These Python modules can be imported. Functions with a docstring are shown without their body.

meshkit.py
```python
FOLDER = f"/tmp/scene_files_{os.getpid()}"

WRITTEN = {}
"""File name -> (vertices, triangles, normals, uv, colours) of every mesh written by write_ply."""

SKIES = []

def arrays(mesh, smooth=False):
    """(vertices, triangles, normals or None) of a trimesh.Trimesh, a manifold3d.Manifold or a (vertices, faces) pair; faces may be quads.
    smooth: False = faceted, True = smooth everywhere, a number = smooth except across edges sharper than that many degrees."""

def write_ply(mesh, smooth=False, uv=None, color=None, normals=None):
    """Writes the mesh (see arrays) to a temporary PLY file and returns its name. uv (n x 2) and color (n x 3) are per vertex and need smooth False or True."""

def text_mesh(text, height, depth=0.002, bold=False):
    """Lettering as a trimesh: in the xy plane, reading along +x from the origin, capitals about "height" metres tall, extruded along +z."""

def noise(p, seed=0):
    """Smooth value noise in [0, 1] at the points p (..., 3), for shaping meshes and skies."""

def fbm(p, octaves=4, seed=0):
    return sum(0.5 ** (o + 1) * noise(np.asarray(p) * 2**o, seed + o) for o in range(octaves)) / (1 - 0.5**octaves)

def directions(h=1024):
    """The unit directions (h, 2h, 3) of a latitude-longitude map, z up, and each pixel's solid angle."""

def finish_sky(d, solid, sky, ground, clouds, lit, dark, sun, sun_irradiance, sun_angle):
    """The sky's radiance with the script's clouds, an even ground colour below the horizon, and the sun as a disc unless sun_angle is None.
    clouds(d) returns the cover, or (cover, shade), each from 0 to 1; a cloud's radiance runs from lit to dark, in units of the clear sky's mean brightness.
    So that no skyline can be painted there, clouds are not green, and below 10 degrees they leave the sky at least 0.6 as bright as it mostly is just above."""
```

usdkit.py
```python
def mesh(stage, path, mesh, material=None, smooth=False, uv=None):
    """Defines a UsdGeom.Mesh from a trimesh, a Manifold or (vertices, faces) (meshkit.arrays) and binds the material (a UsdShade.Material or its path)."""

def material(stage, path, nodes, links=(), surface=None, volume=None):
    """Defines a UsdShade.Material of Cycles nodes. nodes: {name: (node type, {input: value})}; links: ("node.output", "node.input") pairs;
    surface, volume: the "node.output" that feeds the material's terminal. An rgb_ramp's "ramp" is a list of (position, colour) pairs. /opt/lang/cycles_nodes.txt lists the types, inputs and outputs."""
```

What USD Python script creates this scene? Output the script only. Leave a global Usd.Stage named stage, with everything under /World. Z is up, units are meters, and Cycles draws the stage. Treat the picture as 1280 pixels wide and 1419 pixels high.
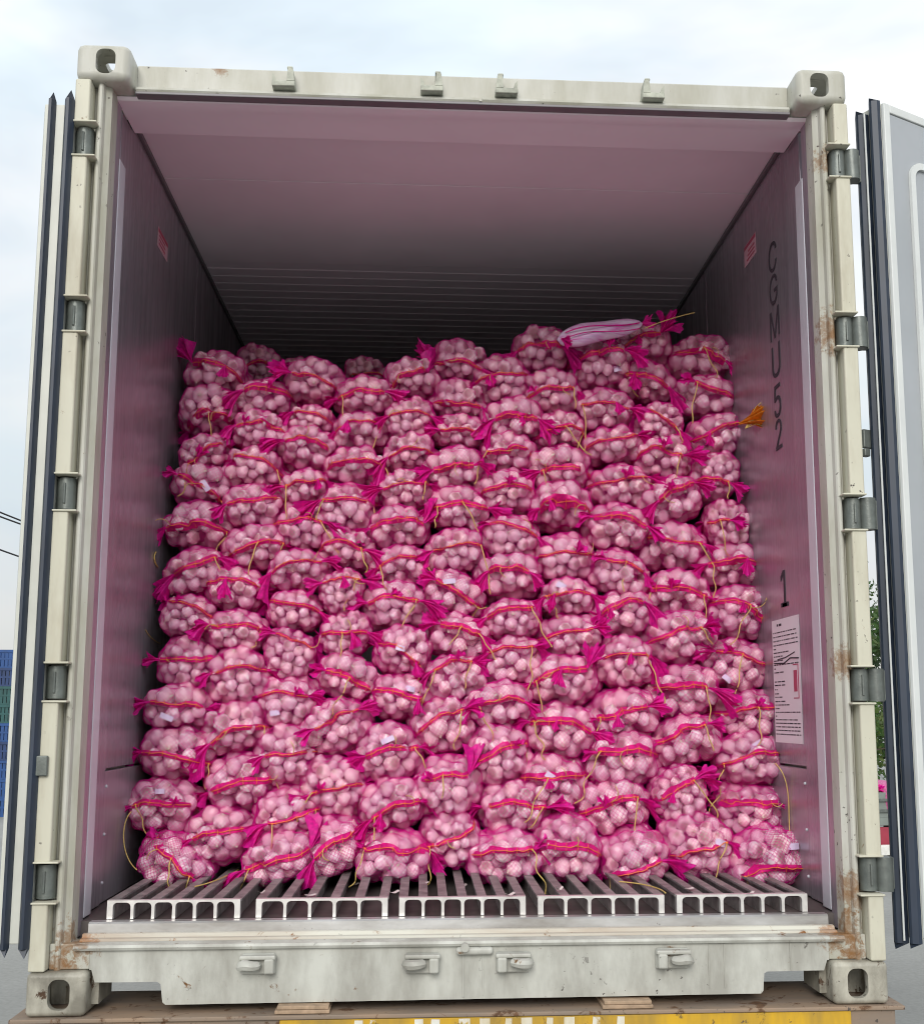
import math, random
import numpy as np, trimesh, manifold3d as m3, usdkit, meshkit
from scipy import ndimage
from scipy.interpolate import LinearNDInterpolator
from pxr import Usd, UsdGeom, UsdLux, UsdShade, Sdf, Gf, Vt
rnd = random.Random(7); rng = np.random.default_rng(7)
stage = Usd.Stage.CreateInMemory()
UsdGeom.SetStageUpAxis(stage, 'Z'); UsdGeom.SetStageMetersPerUnit(stage, 1.0)
UsdGeom.Xform.Define(stage, '/World'); UsdGeom.Scope.Define(stage, '/World/Looks')
ZB = 1.15                                    # height of the container's underside above the ground
# ---------------------------------------------------------------- camera
EYE = np.array([-.1323, -3.3666, .8272]); YAW, PIT, ROLL, FPX, OX, OY = 6.12e-2, .1399, -3e-4, 1585.1959, 42.6287, 57.5824
FWD = np.array([math.sin(YAW)*math.cos(PIT), math.cos(YAW)*math.cos(PIT), math.sin(PIT)])
RGT = np.cross(FWD, [0, 0, 1]); RGT /= np.linalg.norm(RGT); UPV = np.cross(RGT, FWD)
RGT, UPV = math.cos(ROLL)*RGT + math.sin(ROLL)*UPV, -math.sin(ROLL)*RGT + math.cos(ROLL)*UPV
cam = UsdGeom.Camera.Define(stage, '/World/camera')
AP = 36.0
cam.CreateHorizontalApertureAttr(AP); cam.CreateVerticalApertureAttr(AP*1024/923); cam.CreateFocalLengthAttr(FPX*AP/1280)
cam.CreateHorizontalApertureOffsetAttr(-OX*AP/1280); cam.CreateVerticalApertureOffsetAttr(OY*AP/1280)
cam.CreateClippingRangeAttr(Gf.Vec2f(.05, 2000))
cam.CreateExposureAttr(0.38)
M = np.eye(4); M[0, :3] = RGT; M[1, :3] = UPV; M[2, :3] = -FWD; M[3, :3] = EYE + [0, 0, ZB]
cam.AddTransformOp().Set(Gf.Matrix4d(M.tolist()))
# ---------------------------------------------------------------- sky and sun (overcast)
SUN_AZ, SUN_EL = math.radians(187), math.radians(27)
dome = UsdLux.DomeLight.Define(stage, '/World/sky'); dome.CreateIntensityAttr(1.0)
dome.GetPrim().SetCustomDataByKey('kind', 'structure')
skym = usdkit.material(stage, '/World/Looks/sky', {
    'tc': ('texture_coordinate', {}),
    's': ('sky_texture', {'sky_type': 'single_scattering', 'sun_disc': False, 'sun_elevation': SUN_EL, 'sun_rotation': SUN_AZ, 'altitude': 50.0, 'air_density': 1.0, 'aerosol_density': 2.0, 'ozone_density': 1.0}),
    'xyz': ('separate_xyz', {}),
    'grad': ('map_range', {'from_min': 0.0, 'from_max': 1.0, 'to_min': 5.6, 'to_max': 12.5, 'clamp': True}),
    'mp': ('mapping', {'scale': (1.0, 1.0, 2.2)}),
    'n1': ('noise_texture', {'scale': 1.7, 'detail': 5.0, 'roughness': .55, 'distortion': .4}),
    'n2': ('noise_texture', {'scale': 3.1, 'detail': 4.0, 'roughness': .5, 'distortion': .3}),
    'r': ('rgb_ramp', {'ramp': [(0, (.66, .66, .66)), (.42, (.70, .70, .70)), (.62, (.97, .97, .97)), (1, (1, 1, 1))]}),
    'tone': ('rgb_ramp', {'ramp': [(0, (.78, .89, .96)), (.40, (.82, .915, .97)), (.60, (1.0, 1.0, 1.0)), (1, (1.04, 1.03, 1.02))]}),
    'cl': ('vector_math', {'math_type': 'scale'}),
    'mix': ('mix', {'mix_type': 'mix'}),
    'bg': ('background_shader', {'strength': .1})},
    [('tc.generated', 'xyz.vector'), ('xyz.z', 'grad.value'), ('tc.generated', 'mp.vector'), ('mp.vector', 'n1.vector'), ('mp.vector', 'n2.vector'),
     ('n1.fac', 'r.fac'), ('n2.fac', 'tone.fac'), ('tone.color', 'cl.vector1'), ('grad.result', 'cl.scale'),
     ('r.color', 'mix.fac'), ('s.color', 'mix.color1'), ('cl.vector', 'mix.color2'), ('mix.color', 'bg.color')], surface='bg.background')
UsdShade.MaterialBindingAPI.Apply(dome.GetPrim()).Bind(skym)
sun = UsdLux.DistantLight.Define(stage, '/World/sun')
sun.CreateIntensityAttr(.4); sun.CreateAngleAttr(25.0); sun.CreateColorAttr(Gf.Vec3f(1, .97, .92)); sun.GetPrim().CreateAttribute('inputs:normalize', Sdf.ValueTypeNames.Bool).Set(True)
sd = np.array([math.sin(SUN_AZ)*math.cos(SUN_EL), math.cos(SUN_AZ)*math.cos(SUN_EL), math.sin(SUN_EL)])
zx = np.cross([0, 0, 1.0], sd); zx /= np.linalg.norm(zx); zy = np.cross(sd, zx)
SM = np.eye(4); SM[0, :3] = zx; SM[1, :3] = zy; SM[2, :3] = sd; SM[3, :3] = sd*50
sun.AddTransformOp().Set(Gf.Matrix4d(SM.tolist()))

def ray(u, v): return FWD + RGT*(u - 640 - OX)/FPX - UPV*(v - 709.5 - OY)/FPX
def inv(u, v, x=None, y=None, z=None):       # photograph point + one known coordinate -> container coordinates
    d = ray(u, v)
    t = (x-EYE[0])/d[0] if x is not None else (y-EYE[1])/d[1] if y is not None else (z-EYE[2])/d[2]
    return EYE + t*d
# ---------------------------------------------------------------- materials
MAT = {}
def mat(name, nodes, links=(), surface='p.BSDF'):
    MAT[name] = usdkit.material(stage, '/World/Looks/' + name, nodes, links, surface); return MAT[name]
def plain(name, col, rough=.5, metal=0.0, spec=.5, var=.12, scale=6.0, bump=0.0, **kw):
    lo, hi = tuple(c*(1-var) for c in col), tuple(min(1, c*(1+var)) for c in col)
    nodes = {'g': ('geometry', {}), 'n': ('noise_texture', {'scale': scale, 'detail': 5.0, 'roughness': .6}),
             'r': ('rgb_ramp', {'ramp': [(.3, lo), (.7, hi)]}), 'p': ('principled_bsdf', {'roughness': rough, 'metallic': metal, 'specular_ior_level': spec, **kw})}
    links = [('g.position', 'n.vector'), ('n.fac', 'r.fac'), ('r.color', 'p.base_color')]
    if bump:
        nodes['b'] = ('bump', {'strength': bump, 'distance': .002}); nodes['n3'] = ('noise_texture', {'scale': 160.0, 'detail': 3.0})
        links += [('g.position', 'n3.vector'), ('n3.fac', 'b.height'), ('b.normal', 'p.normal')]
    return mat(name, nodes, links)
def weathered(name, col, dirt, rust, rust_at=.66, dirt_at=.5, rough=.45, stretch=(1, 1, .25), metal=0.0, bump=.25, spots=()):
    """paint with dirty streaks that run downwards, small chips and rust"""
    nodes = {
        'g': ('geometry', {}), 'mp': ('mapping', {'scale': stretch}),
        'n1': ('noise_texture', {'scale': 9.0, 'detail': 7.0, 'roughness': .62}),
        'n2': ('noise_texture', {'scale': 14.0, 'detail': 9.0, 'roughness': .7, 'distortion': .6}),
        'n3': ('noise_texture', {'scale': 48.0, 'detail': 4.0, 'roughness': .6}),
        'n4': ('noise_texture', {'scale': 2.3, 'detail': 2.0}), 'ns': ('noise_texture', {'scale': 34.0, 'detail': 9.0, 'roughness': .75, 'distortion': .4}),
        'r1': ('rgb_ramp', {'ramp': [(dirt_at-.06, (0, 0, 0)), (dirt_at+.22, (.75, .75, .75))]}),
        'r2': ('rgb_ramp', {'ramp': [(rust_at, (0, 0, 0)), (rust_at+.05, (1, 1, 1))]}),
        'r3': ('rgb_ramp', {'ramp': [(.665, (0, 0, 0)), (.69, (1, 1, 1))]}),
        'r4': ('rgb_ramp', {'ramp': [(.3, tuple(c*.93 for c in col)), (.7, tuple(min(1, c*1.05) for c in col))]}),
        'rr': ('rgb_ramp', {'ramp': [(.3, tuple(c*.45 for c in rust)), (.7, rust)]}),
        'm1': ('mix', {'mix_type': 'mix', 'color2': dirt}), 'm2': ('mix', {'mix_type': 'mix'}), 'm3': ('mix', {'mix_type': 'mix', 'color2': (.06, .05, .045)}), 'r5': ('rgb_ramp', {'ramp': [(.46, (0, 0, 0)), (.60, (1, 1, 1))]}), 'cf': ('mix', {'mix_type': 'multiply', 'fac': 1.0}),
        'rg': ('map_range', {'from_min': 0.0, 'from_max': 1.0, 'to_min': rough, 'to_max': .85, 'clamp': True}),
        'b': ('bump', {'strength': bump, 'distance': .003}),
        'p': ('principled_bsdf', {'metallic': metal, 'specular_ior_level': .4})}
    links = [('g.position', 'mp.vector'), ('mp.vector', 'n1.vector'), ('g.position', 'n2.vector'), ('g.position', 'n3.vector'), ('g.position', 'n4.vector'), ('n1.fac', 'r1.fac'), ('n2.fac', 'r2.fac'), ('n3.fac', 'r3.fac'),
         ('n4.fac', 'r4.fac'), ('n3.fac', 'rr.fac'), ('r4.color', 'm1.color1'), ('r1.color', 'm1.fac'), ('m1.color', 'm2.color1'), ('rr.color', 'm2.color2'), ('r2.color', 'm2.fac'),
         ('m2.color', 'm3.color1'), ('n4.fac', 'r5.fac'), ('r3.color', 'cf.color1'), ('r5.color', 'cf.color2'), ('cf.color', 'm3.fac'), ('m3.color', 'p.base_color'), ('r2.color', 'rg.value'), ('rg.result', 'p.roughness'), ('n2.fac', 'b.height'), ('b.normal', 'p.normal')]
    last = 'm3.color'
    for i, (x, y, z, rad) in enumerate(spots):      # rust that has run from a joint
        nodes.update({f'd{i}': ('vector_math', {'math_type': 'distance', 'vector2': (x, y, z+ZB)}), f'dm{i}': ('map_range', {'from_min': 0.0, 'from_max': rad, 'to_min': .26, 'to_max': -.16, 'clamp': True}),
                      f'da{i}': ('math', {'math_type': 'add'}), f'dr{i}': ('rgb_ramp', {'ramp': [(.53, (0, 0, 0)), (.60, (.55, .55, .55)), (.78, (.95, .95, .95))]}), f'dx{i}': ('mix', {'mix_type': 'mix', 'color2': rust})})
        links += [('g.position', 'ns.vector')] if i == 0 else []
        links += [('g.position', f'd{i}.vector1'), (f'd{i}.value', f'dm{i}.value'), (f'dm{i}.result', f'da{i}.value1'), ('ns.fac', f'da{i}.value2'), (f'da{i}.value', f'dr{i}.fac'), (f'dr{i}.color', f'dx{i}.fac'), (last, f'dx{i}.color1')]
        last = f'dx{i}.color'
    links = [(last, b) if b == 'p.base_color' else (a, b) for a, b in links]
    return mat(name, nodes, links)
SPOTS = ((-1.10, .05, .195, .115), (1.10, .05, .195, .125), (1.13, .03, .13, .09), (-1.14, .04, .13, .09))
CREAM = weathered('cream_paint', (.47, .465, .42), (.30, .29, .22), (.20, .095, .03), .68, .45, spots=SPOTS + ((1.165, .04, 2.02, .14), (1.165, .04, 2.60, .10), (1.15, .04, .98, .10), (1.14, .04, .31, .12), (-.80, .1, 2.885, .05)))
CREAMY = weathered('yellowed_paint', (.52, .505, .41), (.33, .29, .21), (.24, .11, .035), .66, .53)
SILL = weathered('scuffed_sill_paint', (.52, .525, .48), (.25, .24, .21), (.20, .095, .03), .64, .40, stretch=(1, 1, .35), bump=.45, spots=SPOTS)
WORN = weathered('worn_casting_paint', (.46, .44, .37), (.10, .09, .07), (.09, .05, .028), .58, .36, stretch=(1, 1, .6), bump=.7)
SCRAPED = weathered('scraped_aluminium', (.52, .52, .52), (.22, .20, .18), (.22, .13, .08), .68, .42, rough=.35, stretch=(.3, 1, 1), metal=.55)
LIP = weathered('threshold_lip', (.56, .55, .48), (.34, .24, .17), (.30, .13, .045), .60, .46, stretch=(.15, 1, 1), spots=SPOTS[:2])
DARKIN = plain('casting_inside', (.05, .045, .04), .8)
def steel(name, col, rough):
    return mat(name, {'g': ('geometry', {}), 'n': ('noise_texture', {'scale': 1.6, 'detail': 5.0, 'roughness': .6}), 'mp': ('mapping', {'scale': (1, 4.0, .35)}), 'n2': ('noise_texture', {'scale': 5.0, 'detail': 7.0, 'roughness': .7}),
        'n3': ('noise_texture', {'scale': 2.2, 'detail': 2.0}), 'nv': ('noise_texture', {'scale': 60.0, 'detail': 2.0}), 'spk': ('rgb_ramp', {'ramp': [(.74, (0, 0, 0)), (.77, (1, 1, 1))]}),
        'r': ('rgb_ramp', {'ramp': [(.3, tuple(c*.86 for c in col)), (.7, tuple(c*1.12 for c in col))]}), 'rr': ('map_range', {'from_min': .3, 'from_max': .75, 'to_min': rough-.04, 'to_max': rough+.12, 'clamp': True}),
        'm': ('mix', {'mix_type': 'mix', 'color2': (.55, .52, .54)}), 'b': ('bump', {'strength': .5, 'distance': .004}), 'p': ('principled_bsdf', {'metallic': .72})},
        [('g.position', 'n.vector'), ('g.position', 'mp.vector'), ('mp.vector', 'n2.vector'), ('g.position', 'n3.vector'), ('g.position', 'nv.vector'), ('nv.fac', 'spk.fac'), ('spk.color', 'm.fac'), ('n.fac', 'r.fac'), ('r.color', 'm.color1'), ('m.color', 'p.base_color'),
         ('n2.fac', 'rr.value'), ('rr.result', 'p.roughness'), ('n3.fac', 'b.height'), ('b.normal', 'p.normal')])
STEEL = steel('wall_lining_steel', (.40, .355, .40), .28)
KICK = steel('kick_plate_steel', (.42, .37, .41), .32)
CEIL = plain('ceiling_lining', (.82, .74, .79), .5, .0, var=.07, scale=.9)
TRIM = plain('bright_trim', (.60, .60, .65), .4, .25, var=.06)
DTRIM = plain('dark_trim', (.16, .15, .16), .5, .2)
ALU = plain('floor_aluminium', (.29, .265, .26), .48, .45, var=.42, scale=22.0, bump=.35)
ALUB = plain('bare_aluminium_edge', (.72, .70, .68), .35, .6, var=.15, scale=30.0)
FLOORB = plain('floor_base_metal', (.11, .095, .09), .6, .3, var=.3, scale=9.0)
RUBBER = plain('navy_rubber_gasket', (.018, .028, .048), .45, var=.25, scale=4.0)
HINGE = plain('hinge_steel', (.13, .145, .135), .42, .3, var=.25, scale=22.0, bump=.3)
DOORG = plain('door_lining_grey', (.36, .38, .40), .4, .15, var=.08, scale=2.0)
DOORW = plain('door_white_bead', (.60, .62, .61), .4, var=.06)
DOORE = plain('door_edge_paint', (.55, .56, .51), .45, var=.08)
RUSTB = weathered('rusty_bolster_steel', (.21, .165, .13), (.33, .22, .14), (.16, .085, .045), .56, .46, rough=.7, stretch=(.3, 1, 1))
YELLOW = weathered('yellow_board', (.56, .33, .015), (.22, .15, .05), (.10, .075, .05), .60, .46, rough=.5)
WSTR = weathered('worn_white_stripe', (.66, .66, .62), (.45, .34, .12), (.50, .30, .02), .58, .47)
WHITEB = plain('white_reflective', (.70, .70, .66), .4, var=.12, scale=20.0)
BLACKS = plain('chassis_black', (.035, .033, .032), .6, var=.3)
WOOD = plain('grey_wood', (.34, .24, .16), .8, var=.3, scale=30.0, bump=.4)
PAPER = plain('notice_paper', (.78, .72, .76), .6, var=.04)
INK = plain('dark_ink', (.03, .025, .035), .7, var=.0)
REDI = plain('red_ink', (.42, .06, .12), .6, var=.05)
STICK = plain('sticker_pink_white', (.62, .40, .46), .5, var=.05)
CONC = mat('concrete', {'g': ('geometry', {}), 'n1': ('noise_texture', {'scale': .35, 'detail': 8.0, 'roughness': .65}), 'n2': ('noise_texture', {'scale': 26.0, 'detail': 6.0, 'roughness': .7}),
    'r1': ('rgb_ramp', {'ramp': [(.3, (.22, .22, .21)), (.7, (.31, .31, .295))]}), 'm': ('mix', {'mix_type': 'multiply', 'fac': .5}), 'r2': ('rgb_ramp', {'ramp': [(.3, (.6, .6, .6)), (.6, (1, 1, 1))]}),
    'b': ('bump', {'strength': .3, 'distance': .004}), 'p': ('principled_bsdf', {'roughness': .85})},
    [('g.position', 'n1.vector'), ('g.position', 'n2.vector'), ('n1.fac', 'r1.fac'), ('n2.fac', 'r2.fac'), ('r1.color', 'm.color1'), ('r2.color', 'm.color2'), ('m.color', 'p.base_color'), ('n2.fac', 'b.height'), ('b.normal', 'p.normal')])
GARLIC = mat('garlic_skin', {'a': ('attribute', {'attribute': 'tint'}), 'tc': ('texture_coordinate', {}), 'mp': ('mapping', {'scale': (1, 1, .22)}),
    'oi': ('object_info', {}), 'n': ('noise_texture', {'scale': 260.0, 'detail': 3.0, 'roughness': .6}),
    'r': ('rgb_ramp', {'ramp': [(.42, (0, 0, 0)), (.66, (.55, .55, .55))]}),
    'm': ('mix', {'mix_type': 'mix', 'color2': (.50, .17, .30)}), 'v': ('rgb_ramp', {'ramp': [(0, (.80, .70, .74)), (.5, (1, .97, .98)), (1, (1.12, 1.06, 1.0))]}), 'mv': ('mix', {'mix_type': 'multiply', 'fac': 1.0}),
    'p': ('principled_bsdf', {'roughness': .36, 'specular_ior_level': .55})},
    [('tc.object', 'mp.vector'), ('mp.vector', 'n.vector'), ('n.fac', 'r.fac'), ('r.color', 'm.fac'), ('a.color', 'm.color1'), ('m.color', 'mv.color1'), ('oi.random', 'v.fac'), ('v.color', 'mv.color2'), ('mv.color', 'p.base_color')])
CORE = plain('inner_garlic', (.46, .11, .25), .7, var=.4, scale=45.0)
def netcloth(name, col, trans=.35):
    return mat(name, {'g': ('geometry', {}), 'n': ('noise_texture', {'scale': 70.0, 'detail': 3.0}), 'r': ('rgb_ramp', {'ramp': [(.3, tuple(c*.72 for c in col)), (.7, tuple(min(1, c*1.15) for c in col))]}),
        'p': ('principled_bsdf', {'roughness': .42, 'specular_ior_level': .4}), 't': ('translucent_bsdf', {}), 'm': ('mix_closure', {'fac': trans})},
        [('g.position', 'n.vector'), ('n.fac', 'r.fac'), ('r.color', 'p.base_color'), ('r.color', 't.color'), ('p.BSDF', 'm.closure1'), ('t.BSDF', 'm.closure2')], 'm.closure')
NET = netcloth('magenta_net', (.84, .014, .38), .42)
BAND = netcloth('seam_fabric', (.78, .012, .25), .3)
THREAD = plain('orange_thread', (.80, .20, .05), .5, var=.15, scale=60.0)
STRING = plain('straw_string', (.56, .40, .12), .55, var=.25, scale=40.0)
ORANGE = netcloth('orange_net', (.78, .25, .02))
TAG = plain('white_tag', (.62, .48, .68), .5, var=.06, scale=40.0)
LILAC = mat('folded_lilac_net', {'g': ('geometry', {}), 'mp': ('mapping', {'rotation': (0, .25, 0), 'scale': (1.5, 1, 12)}), 'n': ('noise_texture', {'scale': 7.0, 'detail': 4.0, 'distortion': .5}),
    'r': ('rgb_ramp', {'ramp': [(.30, (.60, .06, .40)), (.42, (.62, .36, .62)), (.62, (.70, .56, .74))]}), 'p': ('principled_bsdf', {'roughness': .4})},
    [('g.position', 'mp.vector'), ('mp.vector', 'n.vector'), ('n.fac', 'r.fac'), ('r.color', 'p.base_color')])
# ---------------------------------------------------------------- helpers
used = {}
def path_of(parent, name):
    k = used.get((parent, name), 0); used[(parent, name)] = k + 1
    return f'{parent}/{name}' + (f'_{k:03d}' if k else '')
def part(parent, name, mesh, m, smooth=30, label=None):
    p = path_of(parent, name); pr = usdkit.mesh(stage, p, mesh, m, smooth=smooth)
    if label: pr.GetPrim().SetCustomDataByKey('label', label)
    return p
def tag(p, label, cat, group=None, kind=None):
    o = stage.GetPrimAtPath(p)
    if label: o.SetCustomDataByKey('label', label)
    if cat: o.SetCustomDataByKey('category', cat)
    if group: o.SetCustomDataByKey('group', group)
    if kind: o.SetCustomDataByKey('kind', kind)
    return p
def thing(name, label, cat, loc=(0, 0, 0), rz=0.0, group=None):
    p = path_of('/World', name); x = UsdGeom.Xform.Define(stage, p); x.AddTranslateOp().Set(Gf.Vec3d(*map(float, loc)))
    if rz: x.AddRotateZOp().Set(rz)
    return tag(p, label, cat, group)
def box(a, b, r=0.0):
    a, b = np.minimum(a, b), np.maximum(a, b)
    if r <= 0:
        return trimesh.creation.box(bounds=[a, b])
    r = min(r, *(np.array(b)-np.array(a))/2.01)
    s = m3.Manifold.sphere(r, 12)
    return tm(m3.Manifold.batch_hull([s.translate([x, y, z]) for x in (a[0]+r, b[0]-r) for y in (a[1]+r, b[1]-r) for z in (a[2]+r, b[2]-r)]))
def tm(man):
    k = man.to_mesh(); return trimesh.Trimesh(k.vert_properties[:, :3], k.tri_verts, process=True)
def man(t): return m3.Manifold(m3.Mesh(np.asarray(t.vertices, np.float32), np.asarray(t.faces, np.uint32)))
def cat(*ms): return trimesh.util.concatenate([m for m in ms if m is not None])
def rod(a, b, r, n=10):
    return trimesh.creation.cylinder(r, segment=[a, b], sections=n)
def tube(pts, r, n=6):
    p = np.asarray(pts, float); t = np.gradient(p, axis=0); t /= np.linalg.norm(t, axis=1, keepdims=True)+1e-12
    a = np.cross(t, np.where(np.abs(t[:, 2:]) < .9, [0, 0, 1.0], [1.0, 0, 0])); a /= np.linalg.norm(a, axis=1, keepdims=True)+1e-12
    b = np.cross(t, a); th = np.arange(n)*2*np.pi/n; r = np.broadcast_to(r, (len(p),))
    v = p[:, None]+r[:, None, None]*(np.cos(th)[None, :, None]*a[:, None]+np.sin(th)[None, :, None]*b[:, None])
    f = []
    for i in range(len(p)-1):
        for j in range(n):
            q = [i*n+j, i*n+(j+1) % n, (i+1)*n+(j+1) % n, (i+1)*n+j]; f += [[q[0], q[1], q[2]], [q[0], q[2], q[3]]]
    k = len(p)*n; v = np.vstack([v.reshape(-1, 3), p[:1], p[-1:]])
    for j in range(n):
        f += [[k, (j+1) % n, j], [k+1, (len(p)-1)*n+j, (len(p)-1)*n+(j+1) % n]]
    return trimesh.Trimesh(v, f, process=False)
def spline(pts, n):
    from scipy.interpolate import CubicSpline
    p = np.asarray(pts, float); s = np.linspace(0, 1, len(p))
    return CubicSpline(s, p)(np.linspace(0, 1, n))
def prism(poly, z0, z1):                      # extrude an (x, y) polygon between two heights
    from shapely.geometry import Polygon
    m = trimesh.creation.extrude_polygon(Polygon(poly), z1-z0, engine='earcut'); m.apply_translation([0, 0, z0]); return m
def prism_x(poly, x0, x1):                    # extrude a (y, z) polygon along x
    m = prism(poly, 0, x1-x0); v = m.vertices; m.vertices = np.stack([v[:, 2]+x0, v[:, 0], v[:, 1]], 1); m.fix_normals(); return m
def grid(P):                                  # (n, m, 3) points -> sheet
    n, m = P.shape[:2]; i, j = np.meshgrid(np.arange(n-1), np.arange(m-1), indexing='ij'); q = (i*m+j).ravel()
    return trimesh.Trimesh(P.reshape(-1, 3), np.vstack([np.stack([q, q+1, q+m+1], 1), np.stack([q, q+m+1, q+m], 1)]), process=False)
def flat(m, ex, ey, ez, o):                   # lettering from the xy plane into the frame (ex, ey, ez) at o
    v = m.vertices; m = m.copy(); m.vertices = np.outer(v[:, 0], ex)+np.outer(v[:, 1], ey)+np.outer(v[:, 2], ez)+o; m.fix_normals(); return m
# ---------------------------------------------------------------- ground
g = part('/World', 'ground', grid(np.stack([*np.meshgrid(np.linspace(-400, 400, 5), np.linspace(-400, 400, 5), indexing='ij'), np.zeros((5, 5))], -1)), CONC, False)
tag(g, 'pale grey concrete yard', 'ground', kind='structure')
# ================================================================ the container
C = thing('shipping_container', 'cream refrigerated shipping container with open doors, packed with pink sacks', 'shipping container', (0, 0, ZB))
W2, HT, L = 1.219, 2.896, 12.19
def casting(sx, top):
    z0, z1 = (2.778, 2.896) if top else (0, .118)
    b = box((-1.219, 0, z0), (-1.055, .178, z1), .014 if not top else .022)
    m = man(b)
    zc = (z0+z1)/2
    m -= man(box((-1.199, .022, z0+.022 if top else z0-.1), (-1.085, .150, z1+.0-.022 if top else z1-.022)))
    slot = m3.CrossSection.square([.050, .024], True).offset(.026, m3.JoinType.Round, 2.0, 24)
    s1 = m3.Manifold.extrude(m3.CrossSection.square([.012, .034], True).offset(.024, m3.JoinType.Round, 2.0, 24), .06).rotate([90, 0, 0]).translate([-1.128, .04, zc])
    s2 = m3.Manifold.extrude(slot, .07).rotate([0, 90, 0]).rotate([90, 0, 0]) if False else m3.Manifold.extrude(m3.CrossSection.square([.03, .05], True).offset(.024, m3.JoinType.Round, 2.0, 24), .07).rotate([0, 90, 0]).translate([-1.24, .085, zc])
    s3 = m3.Manifold.extrude(m3.CrossSection.square([.018, .052], True).offset(.014, m3.JoinType.Round, 2.0, 24), .08).translate([-1.130, .118, z1-.05 if top else z0-.03])
    m = m - s1 - s2 - s3
    t = tm(m)
    if sx > 0: t.apply_scale([-1, 1, 1]); t.fix_normals()
    return t
for top in (0, 1):
    for sx in (-1, 1):
        part(C, 'corner_casting', casting(sx, top), CREAM if top else WORN, 25, ('worn lower corner casting with rust at its foot' if not top else 'upper corner casting with daylight through its slot'))
HZ = {-1: (2.58, 2.02, 1.475, .92, .36), 1: (2.58, 2.02, 1.44, .915, .36)}
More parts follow.
